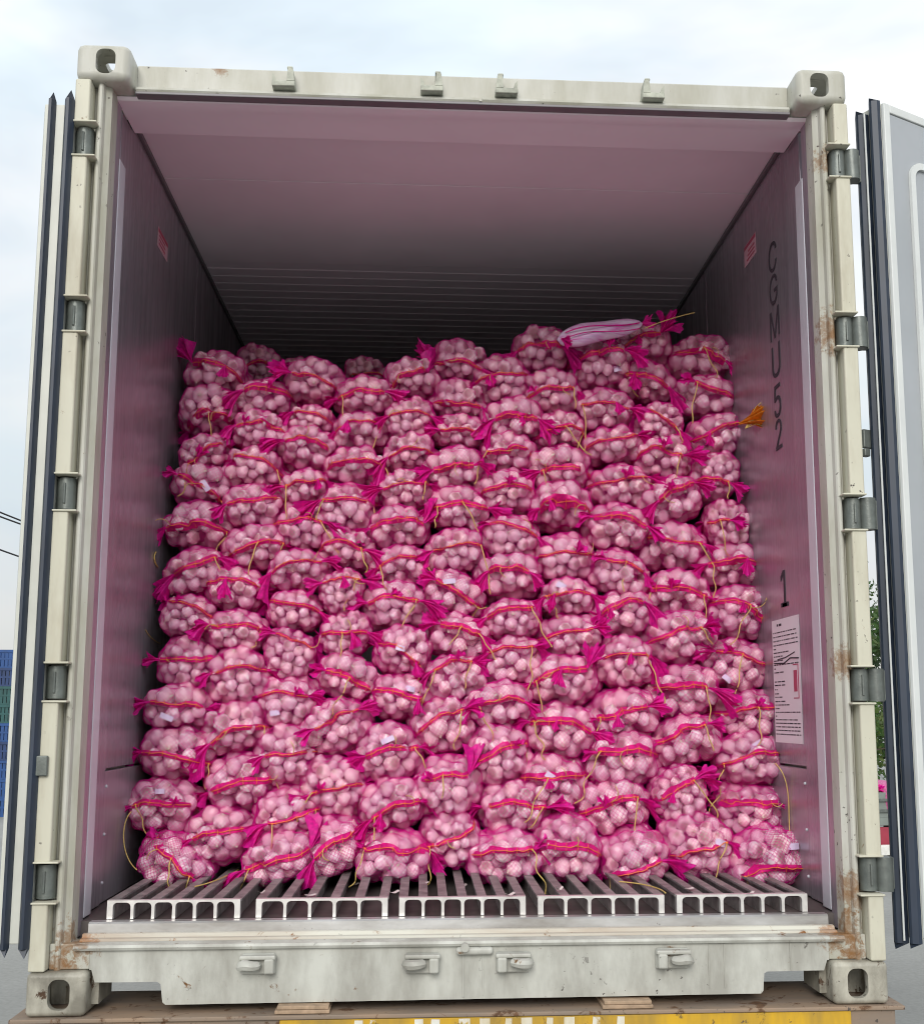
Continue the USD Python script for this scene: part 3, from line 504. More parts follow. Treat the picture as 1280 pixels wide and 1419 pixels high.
# per column, top to bottom: crop, sack left top right bottom, seam left end, seam right end, extras
# (w white tag, t tail from the left, m from the middle, r from the right, o orange flap, n no tail, u raised left end, y raised right end)
SACKS = [
"A 130 165 375 350 140 190 350 255 u;A 105 325 350 515 105 430 340 415 m;A 98 510 315 675 120 630 290 520 t;A 62 640 325 820 80 670 290 790 wr;C 115 15 400 205 90 95 380 110 r;C 90 195 345 390 125 290 310 225 r;C 80 390 300 570 95 400 310 480 n;C 75 570 305 770 65 650 290 650 n;E 145 10 425 195 150 75 370 95 w;E 120 178 430 400 110 280 410 340 r;E 72 405 370 622 75 510 375 515 wt;E 105 622 435 850 130 615 330 810 mr",
"A 340 288 580 440 370 315 565 325 n;A 335 425 555 592 335 470 545 475 n;A 295 578 532 752 310 600 525 640 r;A 283 718 535 905 290 790 520 765 n;C 338 108 595 290 350 210 605 150 mr;C 285 288 520 462 250 330 520 345 n;C 272 462 512 628 285 515 540 520 r;C 268 622 522 852 280 710 520 690 n;E 385 82 668 298 410 245 645 170 r;E 390 298 685 522 400 450 690 390 r;E 312 520 595 748 340 645 600 600 y",
"A 548 198 785 388 570 245 775 300 n;A 560 388 745 512 575 405 740 440 n;A 512 494 748 668 535 525 725 560 n;A 520 662 718 802 530 715 705 685 t;C 535 5 775 205 470 80 750 70 tr;C 535 213 788 378 540 285 745 235 n;C 528 368 748 537 500 395 740 445 n;C 508 523 718 742 555 545 725 615 n;C 478 728 748 940 480 805 690 810 w;E 608 178 884 418 640 300 910 285 r;E 588 424 855 612 640 580 880 530 t;E 545 608 845 822 545 780 820 695 ty",
"A 748 272 978 432 760 330 950 320 t;A 742 424 988 584 745 475 975 430 r;A 698 583 972 744 700 635 970 630 r;A 688 725 925 915 690 775 930 775 tr;C 748 123 975 288 700 175 930 195 r;C 752 288 925 465 755 335 930 300 r;C 755 458 950 644 740 548 940 540 m;C 728 638 990 828 765 700 960 790 m;E 802 68 1088 302 860 190 1020 95 n;E 802 308 1064 562 830 465 1095 415 t;E 770 555 1065 792 850 710 1050 590 n",
"A 948 203 1175 372 960 295 1135 225 y;A 966 358 1155 534 975 420 1145 410 n;A 962 518 1168 668 970 590 1225 570 n;A 938 668 1154 834 950 725 1140 700 r;C 942 28 1195 198 955 95 1180 70 y;C 962 183 1208 348 985 265 1195 220 tr;C 928 333 1192 534 945 410 1160 410 r;C 968 522 1198 734 985 570 1175 690 wr;C 942 722 1195 905 970 780 1185 835 w;E 1018 182 1295 418 1060 300 1275 255 wr;E 1032 400 1312 612 1080 565 1285 490 t;E 1028 608 1335 802 1035 695 1305 720 t",
"B -72 118 158 288 -50 190 140 215 u;B -72 282 145 442 -60 360 140 375 n;B -52 432 155 572 -30 480 145 490 n;B -118 568 150 744 -60 650 110 620 n;B -90 722 165 905 -60 800 170 805 tm;D -35 113 208 297 0 195 215 170 r;D -42 282 228 477 15 315 200 435 wr;D -34 462 242 648 30 500 200 545 mr;D -55 640 210 845 0 700 170 660 tr;F 20 52 305 302 50 205 250 100 r;F 48 298 325 534 70 400 270 370 my;F 72 515 314 757 90 685 320 590 t",
"B 108 182 348 388 115 265 345 240 n;B 132 362 390 538 200 430 380 430 n;B 142 518 368 682 160 585 365 565 t;B 128 658 368 842 140 745 395 720 n;D 198 48 442 242 240 75 440 135 n;D 178 232 458 408 235 285 405 285 n;D 222 408 448 574 225 470 430 435 r;D 207 562 458 758 235 620 425 600 r;F 265 -5 548 178 300 90 510 65 t;F 262 168 534 418 290 335 540 240 r;F 318 405 602 622 330 510 600 515 r;F 257 612 565 812 260 720 545 695 r",
"B 282 78 522 268 295 130 480 140 n;B 318 248 555 434 310 340 545 305 r;B 365 425 565 574 380 490 590 485 mr;B 335 570 605 744 390 650 630 660 t;B 335 728 610 912 390 800 610 820 n;D 428 132 675 324 445 215 705 205 n;D 455 322 685 472 465 385 665 370 wt;D 432 468 695 652 445 570 670 520 t;D 398 643 695 852 420 745 650 690 ty;F 508 82 805 308 530 160 790 190 t;F 495 288 768 512 470 410 760 390 wm;F 540 553 820 818 600 680 840 720 n",
"B 502 123 750 328 515 180 725 150 w;B 525 322 775 494 555 370 765 385 t;B 548 482 810 638 560 545 800 500 n;B 588 638 830 814 600 705 840 670 n;D 632 12 905 204 680 50 900 85 n;D 650 198 900 388 730 235 890 280 m;D 645 376 930 578 715 465 885 405 n;D 685 572 905 768 680 640 915 640 r;F 762 8 1062 218 820 150 1020 80 t;F 778 202 1065 422 815 290 1080 290 t;F 698 392 1015 642 720 560 990 475 r;F 805 595 1095 828 860 830 1075 735 t",
"B 718 62 940 218 720 130 900 75 y;B 705 202 955 372 740 235 930 290 t;B 788 368 985 554 800 370 965 480 r;B 778 532 1018 724 790 570 990 600 r;B 788 688 1068 884 890 775 1040 700 n;D 858 78 1142 278 880 140 1140 165 r;D 888 288 1168 478 910 350 1160 380 tr;D 876 466 1168 688 930 575 1125 520 r;D 878 678 1182 892 930 785 1150 765 tr;H 165 545 655 884 260 745 570 600 r;K 195 305 565 704 220 545 500 385 r;K 265 618 705 1060 310 945 710 820 wr",
"B 918 102 1195 304 960 130 1160 195 m;B 945 262 1230 444 1045 285 1260 360 t;B 995 416 1255 614 1010 525 1230 440 n;B 1025 588 1215 784 1050 690 1185 710 r;G 575 180 865 515 480 310 730 295 m;G 515 508 955 794 600 595 960 600 tr;G 565 758 975 1145 630 825 980 1010 mr;H 535 25 1015 388 650 105 1010 215 wm;H 598 365 1055 694 690 545 1080 475 m;H 636 688 1065 1034 630 890 1080 810 wt;K 636 428 1080 744 690 570 1070 560 t;K 685 742 1195 1140 790 1080 1210 1005 wt",
]
ORDN = ['first', 'second', 'third', 'fourth', 'fifth', 'sixth', 'seventh', 'eighth', 'ninth', 'tenth', 'eleventh', 'twelfth']
fills = []
for k, asp in enumerate((.56, .64, .64, .72, .72, .72, .80, .80, .80, .88, .88, .98)): fills.append((asp, Filling(asp, 100+k)))
first_of = {}
def cloth_ear(p, d, up, size, r, droop):
    """a gathered end of net: a little fan of folded cloth that leaves the seam at p in direction d"""
    d = d/np.linalg.norm(d); n = np.cross(d, up); n /= np.linalg.norm(n)+1e-9; up = np.cross(n, d)
    nu, nv = 9, 23; ms = []
    for lay in range(2):
        sp = r.uniform(.5, .85); ln = size*r.uniform(.8, 1.15); ph = r.uniform(0, 6.28); fr = r.uniform(2.5, 4.5); tw = r.uniform(-.3, .3)
        u, v = np.meshgrid(np.linspace(0, 1, nu), np.linspace(-1, 1, nv), indexing='ij')
        L_ = ln*u*(1+.18*np.sin(v*5+ph)*u)*(1+(u > .8)*r.uniform(-.12, .10, (1, nv))); ang = v*sp*(.35+.65*u**.7)+tw
        wave = (np.sin(v*fr*2+ph)*.20+.07*np.sin(v*17+u*4+ph))*ln*u**.8+(lay-.5)*.008
        X = L_*np.cos(ang); Y = L_*np.sin(ang)*.8+np.sin(v*3)*.004*(1-u)
        ms.append(grid(p+X[..., None]*d+Y[..., None]*up+wave[..., None]*n+np.array([0, 0, -1.0])*(droop*u**2*ln)[..., None]))
    return cat(*ms)
def pillow_tag(p, ex, ez, w, h, r):
    u, v = np.meshgrid(np.linspace(-.5, .5, 6), np.linspace(-.5, .5, 4), indexing='ij'); an = r.uniform(-.7, .7)
    X = (u*np.cos(an)*w-v*np.sin(an)*h); Z = (u*np.sin(an)*w+v*np.cos(an)*h); n = np.cross(ez, ex)
    return grid(p+X[..., None]*ex+Z[..., None]*ez+(-.004*np.cos(u*5)-.002)[..., None]*np.array([0, 1.0, 0]))
def lean(z): return .60+.30*(z-.29)           # the face of the stack leans back
def place_sack(name, l, t, r_, b, seam, fl, label, dy=0.0, deep=None, front_only=False):
    r = np.random.default_rng(abs(hash((round(l), round(t)))) % 2**31 if False else int(l*7919+t*104729) % 2**31)
    u, v = (l+r_)/2, (t+b)/2; dy += -.13 if (l > 990 and b > 1220) else -.04 if b > 1205 else 0
    d = ray(u, v); y = .9
    if deep is None:
        for _ in range(20):
            P = EYE+d*((y-EYE[1])/d[1]); y = lean(P[2])
        y += r.uniform(-.022, .022)+dy
    else: y = deep
    P = EYE+d*((y-EYE[1])/d[1]); dep = (P-EYE)@FWD+.075
    w, h = (r_-l)*dep/FPX, (b-t)*dep/FPX
    tilt = math.atan2(-(seam[3]-seam[1]), seam[2]-seam[0])
    bt = np.clip(tilt*.55, -.38, .38)
    # undo the growth of the axis-aligned box by the tilt
    asp = np.clip(h/w, .5, 1.05); w0 = w*(1-.10*abs(math.sin(2*bt))); h0 = h*(1-.22*abs(math.sin(2*bt)))
    asp0 = h0/w0
    c = sorted(range(len(fills)), key=lambda k: abs(fills[k][0]-asp0)+r.uniform(0, .09))[0]
    F = fills[c][1]; sx = w0/(2*AW)*1.17; sz = h0/(2*AW*fills[c][0])*1.21; sy = (sx+sz)/2
    flip = -1 if r.random() < .5 else 1
    Cn = EYE+d*((y+.145*sy-EYE[1])/d[1])
    yaw = r.uniform(-.22, .22)+float(np.clip((P[0])*-.06, -.1, .1)); pit = r.uniform(-.16, .14)
    cy, sy_ = math.cos(yaw), math.sin(yaw); cb, sb = math.cos(bt), math.sin(bt); cp, sp = math.cos(pit), math.sin(pit)
    Rz = np.array([[cy, -sy_, 0], [sy_, cy, 0], [0, 0, 1]]); Ry = np.array([[cb, 0, -sb], [0, 1, 0], [sb, 0, cb]]); Rx = np.array([[1, 0, 0], [0, cp, -sp], [0, sp, cp]])
    R = Rz@Ry@Rx; S = np.diag([sx*flip, sy, sz])
    root = thing(name, label, 'garlic sack', Cn+[0, 0, ZB], 0, 'pink net sacks of garlic stacked in the container')
    fp = path_of(root, 'filled_net')
    if c not in first_of:
        F.build(fp); first_of[c] = fp
        x = UsdGeom.Xform.Get(stage, fp)
    else:
        x = UsdGeom.Xform.Define(stage, fp); x.GetPrim().GetReferences().AddInternalReference(Sdf.Path(first_of[c])); x.GetPrim().SetInstanceable(True)
        x.ClearXformOpOrder()
    X = np.eye(4); X[:3, :3] = (R@S).T
    x.MakeMatrixXform().Set(Gf.Matrix4d(X.tolist()))
    if front_only: return
    # seam: from photograph points to the sack's own front
    def loc(uu, vv):
        dd = ray(uu, vv); q = EYE+dd*((y+.03-EYE[1])/dd[1])-Cn; q = R.T@q; return np.array([q[0]/(sx*flip), q[2]/sz])
    a, e = loc(seam[0], seam[1]), loc(seam[2], seam[3])
    def lim(q):
        k = ((abs(q[0])/(AW*1.0))**2.2+(abs(q[1])/(AW*fills[c][0]*1.0))**2.2)**(1/2.2); return q/k*.94 if k > .94 else q
    a, e = lim(a), lim(e)
    bow = r.uniform(.002, .014)
    n = 17; tt = np.linspace(0, 1, n); xs = a[0]+(e[0]-a[0])*tt; zs = a[1]+(e[1]-a[1])*tt+bow*np.sin(np.pi*tt)+.003*np.sin(tt*9+r.uniform(0, 6))
    def surf3(xx, zz, off): return (R@S@np.stack([xx, F.front(xx, zz)-off, zz]))
    W = r.uniform(.0055, .0105); rows = []
    jt = np.cumsum(r.normal(0, .0012, n)); jt -= np.linspace(0, jt[-1], n)
    for q, off in ((-1, .002), (-.4, .006), (0, .0072), (.4, .006), (1, .002)):
        rows.append(surf3(xs, zs+q*W+jt*(1+q*.4), off+.002*np.sin(tt*23+q)).T)
    part(root, 'seam_band', grid(np.array(rows)), BAND, True)
    pts = surf3(xs, zs+jt*.6+.001*np.sin(tt*30), .0105).T
    stitch = [tube(spline(pts, 33), .0016, 4)]
    for k in range(2, n-2, 3):
        h_ = W*.9; stitch.append(tube(np.stack([surf3(xs[k:k+1], zs[k:k+1]-h_, .0085)[:, 0], surf3(xs[k:k+1]+.001, zs[k:k+1]+h_, .0085)[:, 0]]), .0011, 4))
    part(root, 'seam_thread', cat(*stitch), THREAD, True)
    c0 = R@np.array([0, -1.0, 0])
    for j, (k, sgn, fu) in enumerate(((0, -1, 'u' in fl), (n-1, 1, 'y' in fl))):
        p = pts[k]+c0*.002
        dirv = (pts[k]-pts[k+(2 if k == 0 else -2)]); dirv = dirv/np.linalg.norm(dirv)+c0*r.uniform(.25, .7)+np.array([0, 0, 1.0 if fu else r.uniform(-.35, .25)])
        sz_ = r.uniform(.055, .098)*(1.35 if fu else 1)
        part(root, 'gathered_end', cloth_ear(p, dirv, np.array([0, 0, 1.0]), sz_, r, 0 if fu else r.uniform(.1, .5)), ORANGE if ('o' in fl and j == 1) else NET, True, 'orange fringed end' if ('o' in fl and j == 1) else None)
    if r.random() < .4:                        # a loose fold of net somewhere along the seam
        k = int(r.integers(3, n-3)); part(root, 'loose_fold', cloth_ear(pts[k]+c0*.001, c0*.45+np.array([r.uniform(-.6, .6), 0, r.choice([-1, .8])]), np.array([1.0, 0, .2]), r.uniform(.03, .055), r, .3), NET, True)
    ks = [k for ch, k in (('t', 1), ('m', n//2), ('r', n-2)) if ch in fl]
    for k in ks:
        p0 = pts[k]+c0*.004; ln = r.uniform(.07, .20); sw = r.uniform(-.6, .6); m_ = 6
        st = np.stack([np.array([math.sin(sw)*q+.010*math.sin(q*5+sw*9)*q+r.normal()*.05*q, 0, -math.cos(sw)*q]) for q in np.linspace(0, 1, m_)])*ln
        out = np.array([.002, .012, .015, .014, .012, .010])+r.normal(size=m_)*.002
        part(root, 'tie_string', tube(spline(p0+st+out[:, None]*c0, 16), .0023, 5), STRING, True)
        kn = trimesh.creation.icosphere(1, .0042); kn.apply_translation(p0+c0*.002); part(root, 'knot', kn, THREAD, True)
    if r.random() < .45:
        k = int(r.integers(2, n-2)); p0 = pts[k]; an = r.uniform(0, 6.28); ln = r.uniform(.03, .06)
        part(root, 'loose_straw', tube(spline([p0, p0+c0*.02+np.array([math.cos(an), 0, math.sin(an)])*ln*.5, p0+c0*.016+np.array([math.cos(an+.5), 0, math.sin(an+.5)])*ln], 8), .0016, 4), STRING, True)
    if 'w' in fl:
        q = np.array([r.uniform(-.045, .045), r.uniform(.02, .04)*(1 if r.random() < .6 else -1)])
        part(root, 'white_tag', pillow_tag(surf3(q[:1], q[1:], .004)[:, 0], R@[1, 0, 0], R@[0, 0, 1], r.uniform(.032, .05), r.uniform(.016, .025), r), TAG, True)
for ci, col in enumerate(SACKS):
    items = col.split(';')
    for ri, it in enumerate(items):
        f = it.split(); ox, oy, s = ORG[f[0]]; q = list(map(float, f[1:9])); fl = f[9] if len(f) > 9 else ''
        l, t, r_, b = ox+q[0]*s, oy+q[1]*s, ox+q[2]*s, oy+q[3]*s
        seam = (ox+q[4]*s, oy+q[5]*s, ox+q[6]*s, oy+q[7]*s)
        # what it looks like, and where it lies: every label names one sack
        pos = ('topmost' if ri == 0 else 'lowest' if ri == len(items)-1 else ORDN[ri]+' from top') + ' in ' + ('leftmost column' if ci == 0 else 'rightmost column' if ci == 10 else ORDN[ci]+' column from left')
        look = 'pink garlic sack' + (' with white tag' if 'w' in fl else ' with orange fringe' if 'o' in fl else ' with raised net end' if ('u' in fl or 'y' in fl) else ' with hanging straw string' if any(c in fl for c in 'tmr') else '')
        place_sack('garlic_sack', l, t, r_, b, seam, fl, f'{look}, {pos}')
# sacks of the next row that show above the face of the stack
for l, t, r_, b, lab in ((330, 483, 385, 535, 'dim garlic sack behind the stack, beside the top left sack'), (478, 503, 535, 545, 'dim garlic sack lying behind the stack between fourth and fifth columns'), (388, 505, 440, 545, 'dim garlic sack showing behind the top of the third column')):
    place_sack('garlic_sack', l, t, r_, b, (l+5, (t+b)/2, r_-5, (t+b)/2-4), 'n', lab, deep=1.65)
# folded empty net bag on top
p0, p1 = inv(772, 470, y=1.12), inv(890, 449, y=1.12); ctr = (p0+p1)/2
B_ = thing('folded_net_bag', 'folded empty lilac and magenta net bag lying on top of the sacks', 'net bag', ctr+[0, 0, ZB])
du = (p1-p0); Ln = np.linalg.norm(du); du /= Ln; nu, nv = 26, 14
U_, V_ = np.meshgrid(np.linspace(0, 1, nu), np.linspace(0, 2*np.pi, nv), indexing='ij')
wd = .045*np.clip(np.sin(np.pi*U_**.8), 0, 1)**.55+.004
S_ = (U_-.5)[..., None]*Ln*du+(wd*np.sin(V_)*(1+.12*np.sin(U_*9)))[..., None]*np.array([.05, .15, 1.0])+(wd*.9*np.cos(V_)*(1+.25*np.sin(V_*3+U_*7)))[..., None]*np.array([0, 1.0, 0])
part(B_, 'folded_cloth', grid(S_), LILAC, True)
ln_ = np.linspace(.08, .95, 14)
def on_bag(a, off): return (a-.5)[:, None]*Ln*du+np.stack([0*a, -(.045*np.sin(np.pi*a**.8)**.55+.008), off+.01*np.sin(a*6)], 1)
part(B_, 'folded_edge', tube(on_bag(ln_, .006), .0028, 5), NET, True); part(B_, 'folded_edge', tube(on_bag(ln_, -.018), .0022, 5), NET, True)
part(B_, 'gathered_end', cloth_ear(du*Ln*.48, du+np.array([0, -.2, .2]), np.array([0, 0, 1.0]), .05, np.random.default_rng(5), 0), NET, True)
part(B_, 'gathered_end', cloth_ear(-du*Ln*.46+np.array([0, -.03, -.01]), np.array([.5, -.6, -.5]), np.array([0, 0, 1.0]), .06, np.random.default_rng(6), .2), NET, True)
oc = inv(1031, 584, y=.84)
O_ = thing('orange_net_scrap', 'orange and yellow fringed net scrap at the right edge of the stack', 'net scrap', oc+[0, 0, ZB])
part(O_, 'cloth', cloth_ear(np.array([-.02, 0, -.01]), np.array([.75, -.5, .30]), np.array([0, 0, 1.0]),   .12, np.random.default_rng(33), .1), ORANGE, True)
part(O_, 'fringe', cat(*[tube(np.array([(0, -.01, 0), (.035, -.035, .012+.013*k), (.062, -.05, .020+.020*k-.02)])+[0, 0, -.03], .0016, 4) for k in range(6)]), STRING, True)
# loose strings on the floor and wall
def straw(label, pts, r=.0022):
    p = path_of('/World', 'straw_string'); usdkit.mesh(stage, p, tube(spline(np.array(pts)+[0, 0, ZB], 18), r, 5), STRING, smooth=True); tag(p, label, 'string')
straw('long straw string arching up behind the top right sacks', [inv(893, 455, y=1.05), inv(925, 443, y=1.04), inv(962, 433, y=1.05)], .002)
straw('yellow string hanging beside the lower right wall', [inv(1074, 1058, y=.62), inv(1090, 1090, y=.60), inv(1093, 1130, y=.60), inv(1096, 1168, y=.58)])
straw('yellow string hanging beside the lower left wall', [inv(182, 1125, y=.66), inv(172, 1148, y=.64), inv(174, 1180, y=.62), inv(190, 1206, y=.60)])
straw('straw string lying across the floor slats at the left', [inv(330, 1206, z=.293), inv(300, 1220, z=.294), inv(270, 1229, z=.293)])
straw('straw string lying on the floor slats right of centre', [inv(858, 1222, z=.293), inv(900, 1228, z=.294), inv(922, 1238, z=.293)])
SK = plain('garlic_skin_flake', (.66, .56, .55), .7, var=.15, scale=50.0)
for i, (u, v) in enumerate(sorted([(300, 1232), (362, 1240), (492, 1228), (545, 1240), (640, 1232), (706, 1243), (775, 1236), (884, 1240), (955, 1234), (1040, 1240), (590, 1226), (430, 1243)])):
    i_ = i
    r_ = np.random.default_rng(70+i); q = inv(u, v, z=.2895 if i % 3 else .236); w_ = r_.uniform(.008, .02); uu, vv = np.meshgrid(np.linspace(-1, 1, 5), np.linspace(-1, 1, 4), indexing='ij')
    p = path_of('/World', 'skin_flake'); usdkit.mesh(stage, p, grid(np.stack([uu*w_*(1-.3*vv**2)+q[0], vv*w_*.7+.3*uu*w_+q[1], .004+.006*np.abs(uu+.3*vv)*r_.uniform(.4, 1.6)+q[2]+ZB+0*uu], -1)), SK, smooth=True)
    tag(p, f'small pale flake of garlic skin on the floor slats, {ORDN[i_]} from the left', 'garlic skin', 'skin flakes on the container floor')
straw('straw stuck to the left wall beside the sacks', [inv(216, 765, x=-1.1405), inv(214, 775, x=-1.141), inv(219, 786, x=-1.1405)], .003)
straw('thin straw on the left wall by the eighth sack', [inv(202, 873, x=-1.142), inv(210, 884, x=-1.142), inv(222, 892, x=-1.142)], .0016)
# ================================================================ trailer under the container
T = thing('semi_trailer', 'rusty trailer bed with yellow and white rear board under the container', 'trailer', (0, 0, 0))
part(T, 'bolster_plate', box((-1.255, -.015, ZB-.013), (1.258, .31, ZB-.0015), .003), RUSTB)
part(T, 'rear_beam', box((-1.235, -.004, ZB-.30), (1.232, .05, ZB-.0135), .003), RUSTB)
part(T, 'yellow_board', box((-.52, -.011, ZB-.24), (1.10, -.0045, ZB-.0145), .002), YELLOW)
for a_, b_ in ((490, 503), (511, 521), (575, 586), (595, 610), (636, 651), (664, 679), (698, 710), (722, 737), (755, 767), (781, 796), (819, 832), (853, 866)):
    xa, xb = inv(a_, 1412, y=-.012)[0], inv(b_, 1412, y=-.012)[0]; k = rnd.uniform(-.006, .006)
    part(T, 'white_stripe', front([(xa+k, -.12), (xb+k, -.12), (xb+.3*k, -.017+k*.3), (xa-k, -.0175)], -.0135, -.0113).apply_translation([0, 0, ZB]), WSTR, False)
for x in (-.45, .45): part(T, 'chassis_rail', box((x-.08, .02, ZB-.42), (x+.08, 12.0, ZB-.02)), BLACKS, False)
for y in (8.2, 9.5, 10.8):
    for sx in (-1, 1):
        w = part(T, 'wheel', trimesh.creation.cylinder(.50, .5, sections=28).apply_transform(trimesh.transformations.rotation_matrix(np.pi/2, [0, 1, 0])).apply_translation([sx*.92, y, .505]), BLACKS, 30)
        part(w, 'wheel_hub', trimesh.creation.cylinder(.22, .06, sections=20).apply_transform(trimesh.transformations.rotation_matrix(np.pi/2, [0, 1, 0])).apply_translation([sx*1.18, y, .505]), HINGE, 30)
part(T, 'rubber_buffer', trimesh.creation.cylinder(.035, .02, sections=20).apply_transform(trimesh.transformations.rotation_matrix(np.pi/2, [1, 0, 0])).apply_translation([1.17, -.012, ZB-.10]), BLACKS, 30)
for x0, x1, lab in ((-.535, -.383, 'left'), (.385, .530, 'right')):
    p = thing('wood_block', f'flat grey wood packing block on the trailer edge, {lab} one of two', 'wood block', ((x0+x1)/2, .03, ZB))
    w2 = (x1-x0)/2
    part(p, 'plank', box((-w2, -.035, 0), (w2, .10, .010), .002), WOOD); part(p, 'plank', box((-w2+.006, -.03, .0105), (w2-.003, .10, .0205), .002), WOOD)
# ================================================================ background: blue crates at the left, wires, trees and a loaded truck at the right
BLUE = [plain('blue_crate', (.006, .055, .20), .5, var=.2), plain('dark_blue_crate', (.006, .03, .11), .5, var=.25), plain('green_crate', (.008, .07, .07), .5, var=.25)]
def crate_mesh(w, d, h):
    ms = [box((-w/2, -d/2, 0), (w/2, d/2, .03)), box((-w/2-.015, -d/2-.015, h-.05), (w/2+.015, -d/2+.015, h)), box((-w/2-.015, d/2-.015, h-.05), (w/2+.015, d/2+.015, h)), box((-w/2-.015, -d/2, h-.05), (-w/2+.015, d/2, h)), box((w/2-.015, -d/2, h-.05), (w/2+.015, d/2, h))]
    rib = []
    for k in range(9):
        a = -w/2+.02+k*(w-.04)/8; rib += [box((a-.028, -d/2, .03), (a+.028, -d/2+.012, h-.05)), box((a-.028, d/2-.012, .03), (a+.028, d/2, h-.05))]
    for k in range(6):
        a = -d/2+.02+k*(d-.04)/5; rib += [box((-w/2, a-.03, .03), (-w/2+.012, a+.014, h-.05)), box((w/2-.012, a-.03, .03), (w/2, a+.03, h-.05))]
    mid = [box((-w/2, -d/2-.004, h*.45), (w/2, -d/2+.008, h*.55)), box((w/2-.008, -d/2, h*.45), (w/2+.004, d/2, h*.55))]
    return cat(*ms), cat(*rib), cat(*mid)
cr = crate_mesh(.62, .46, .36)
cb_ = inv(8, 1131, z=-ZB)
cols = [('nearest', cb_[0], cb_[1]), ('middle', cb_[0]-.66, cb_[1]+.03), ('far', cb_[0]-1.32, cb_[1]-.02)]
for cn, x, y in cols:
    for k in range(9):
        m = BLUE[2] if k in (5, 6) and cn == 'nearest' else BLUE[1] if (k*3+len(cn)) % 4 == 0 else BLUE[0]
        nm = 'green' if m is BLUE[2] else 'dark blue' if m is BLUE[1] else 'blue'
        p = thing('plastic_crate', f'{nm} plastic crate far left, {("bottom of the" if k == 0 else ORDN[k] + " up in the")} {cn} crate stack', 'crate', (x+.02*rng.normal(), y, k*.362), group='crates stacked in the yard')
        part(p, 'frame', cr[0], m, False); part(p, 'side_slats', cr[1], m, False); part(p, 'middle_band', cr[2], m, False)
PM = plain('pole_concrete', (.30, .29, .28), .8)
for i, (y, lab) in enumerate(((30, 'near'), (62, 'far'))):
    p = thing('utility_pole', f'{lab} concrete pole carrying the power lines at left', 'pole', (-16 if i == 0 else 14, y if i else 26, 0))
    part(p, 'shaft', trimesh.creation.cone(.17, 60, sections=14).slice_plane([0, 0, 9.2 if i == 0 else 17.5], [0, 0, -1]) if False else rod((0, 0, 0), (0, 0, 9.5 if i == 0 else 18), .14, 12), PM); part(p, 'crossarm', box((-.8, -.06, 9.0 if i == 0 else 17), (.8, .06, 9.12 if i == 0 else 17.12)), PM)
WIRE = plain('wire_black', (.02, .02, .022), .6)
for (u0, v0, u1, v1, lab) in ((0, 710, 30, 722, 'upper one of the pair of power lines'), (0, 716, 30, 727, 'lower one of the pair of power lines'), (0, 762, 28, 772, 'single power line below the pair')):
    a, b = inv(u0, v0, y=24.0), inv(u1, v1, y=25.0); dv = b-a
    p = path_of('/World', 'power_line'); tt = np.linspace(-14, 42, 60)[:, None]
    pts = a+dv*tt+np.array([0, 0, 1.0])*((tt-.5)**2*.0035); pts[:, 2] += ZB
    usdkit.mesh(stage, p, tube(pts, .022, 5), WIRE, smooth=True); tag(p, f'thin dark wire at far left, {lab}', 'power line')
# trees
LEAF = [mat(n, {'a': ('attribute', {'attribute': 'tint'}), 'p': ('principled_bsdf', {'roughness': .55}), 't': ('translucent_bsdf', {}), 'm': ('mix_closure', {'fac': .35})},
    [('a.color', 'p.base_color'), ('a.color', 't.color'), ('p.BSDF', 'm.closure1'), ('t.BSDF', 'm.closure2')], 'm.closure') for n in ('leaf_green',)][0]
BARK = plain('bark', (.10, .075, .055), .9, var=.3, scale=12.0)
def tree(name, label, x, y, h, rad, seed, base=.28, n=5200, leaf=.16, col=(.035, .075, .022)):
    r = np.random.default_rng(seed); t = thing(name, label, 'tree', (x, y, 0), group='trees beyond the right side of the container')
    ms = [tube(spline([(0, 0, 0), (.1*r.normal(), .1*r.normal(), h*.3), (.2*r.normal(), .2*r.normal(), h*.75)], 10), np.linspace(.17, .05, 10)*h/7, 8)]
    cl = []
    for k in range(16):
        z = h*r.uniform(base+.1, .92); an = r.uniform(0, 6.28); rr = rad*math.sin(math.pi*min(1, max(.08, (z/h-base+.08)/(1.1-base))))**.7*r.uniform(.35, 1)
        e = np.array([math.cos(an)*rr, math.sin(an)*rr, z]); s0 = np.array([0, 0, z*.72]); ms.append(tube(spline([s0, (s0+e)/2+[0, 0, .1*h*r.uniform(0, .5)], e], 6), np.linspace(.05, .012, 6)*h/7, 5)); cl.append((e, rad*r.uniform(.28, .5), r.uniform(.65, 1.35)))
    part(t, 'trunk', cat(*ms), BARK, True)
    V, Fc, Cc = [], [], []
    for k in range(n):
        e, R_, tone = cl[r.integers(len(cl))]; d = r.normal(size=3); d /= np.linalg.norm(d); p = e+d*R_*r.uniform(.45, 1.05)**.6*np.array([1, 1, .75])
        a = r.normal(size=3); a /= np.linalg.norm(a); b = np.cross(a, r.normal(size=3)); b /= np.linalg.norm(b); L2 = leaf*r.uniform(.6, 1.3)
        i = len(V); V += [p-a*L2*.5, p+b*L2*.25, p+a*L2*.5, p-b*L2*.25]; Fc += [[i, i+1, i+2], [i, i+2, i+3]]; Cc += [np.array(col)*tone*r.uniform(.75, 1.3)*np.array([r.uniform(.8, 1.4), 1, 1])]*4
    m = usdkit.mesh(stage, path_of(t, 'crown'), trimesh.Trimesh(np.array(V), np.array(Fc), process=False), LEAF, smooth=False)
    UsdGeom.PrimvarsAPI(m).CreatePrimvar('tint', Sdf.ValueTypeNames.Color3fArray, 'vertex').Set(Vt.Vec3fArray.FromNumpy(np.array(Cc, np.float32)))
tree('leafy_tree', 'tall dark green tree seen through the gap by the right door', 9.6, 24.5, 7.2, 2.7, 11, .08, 11000, .2)
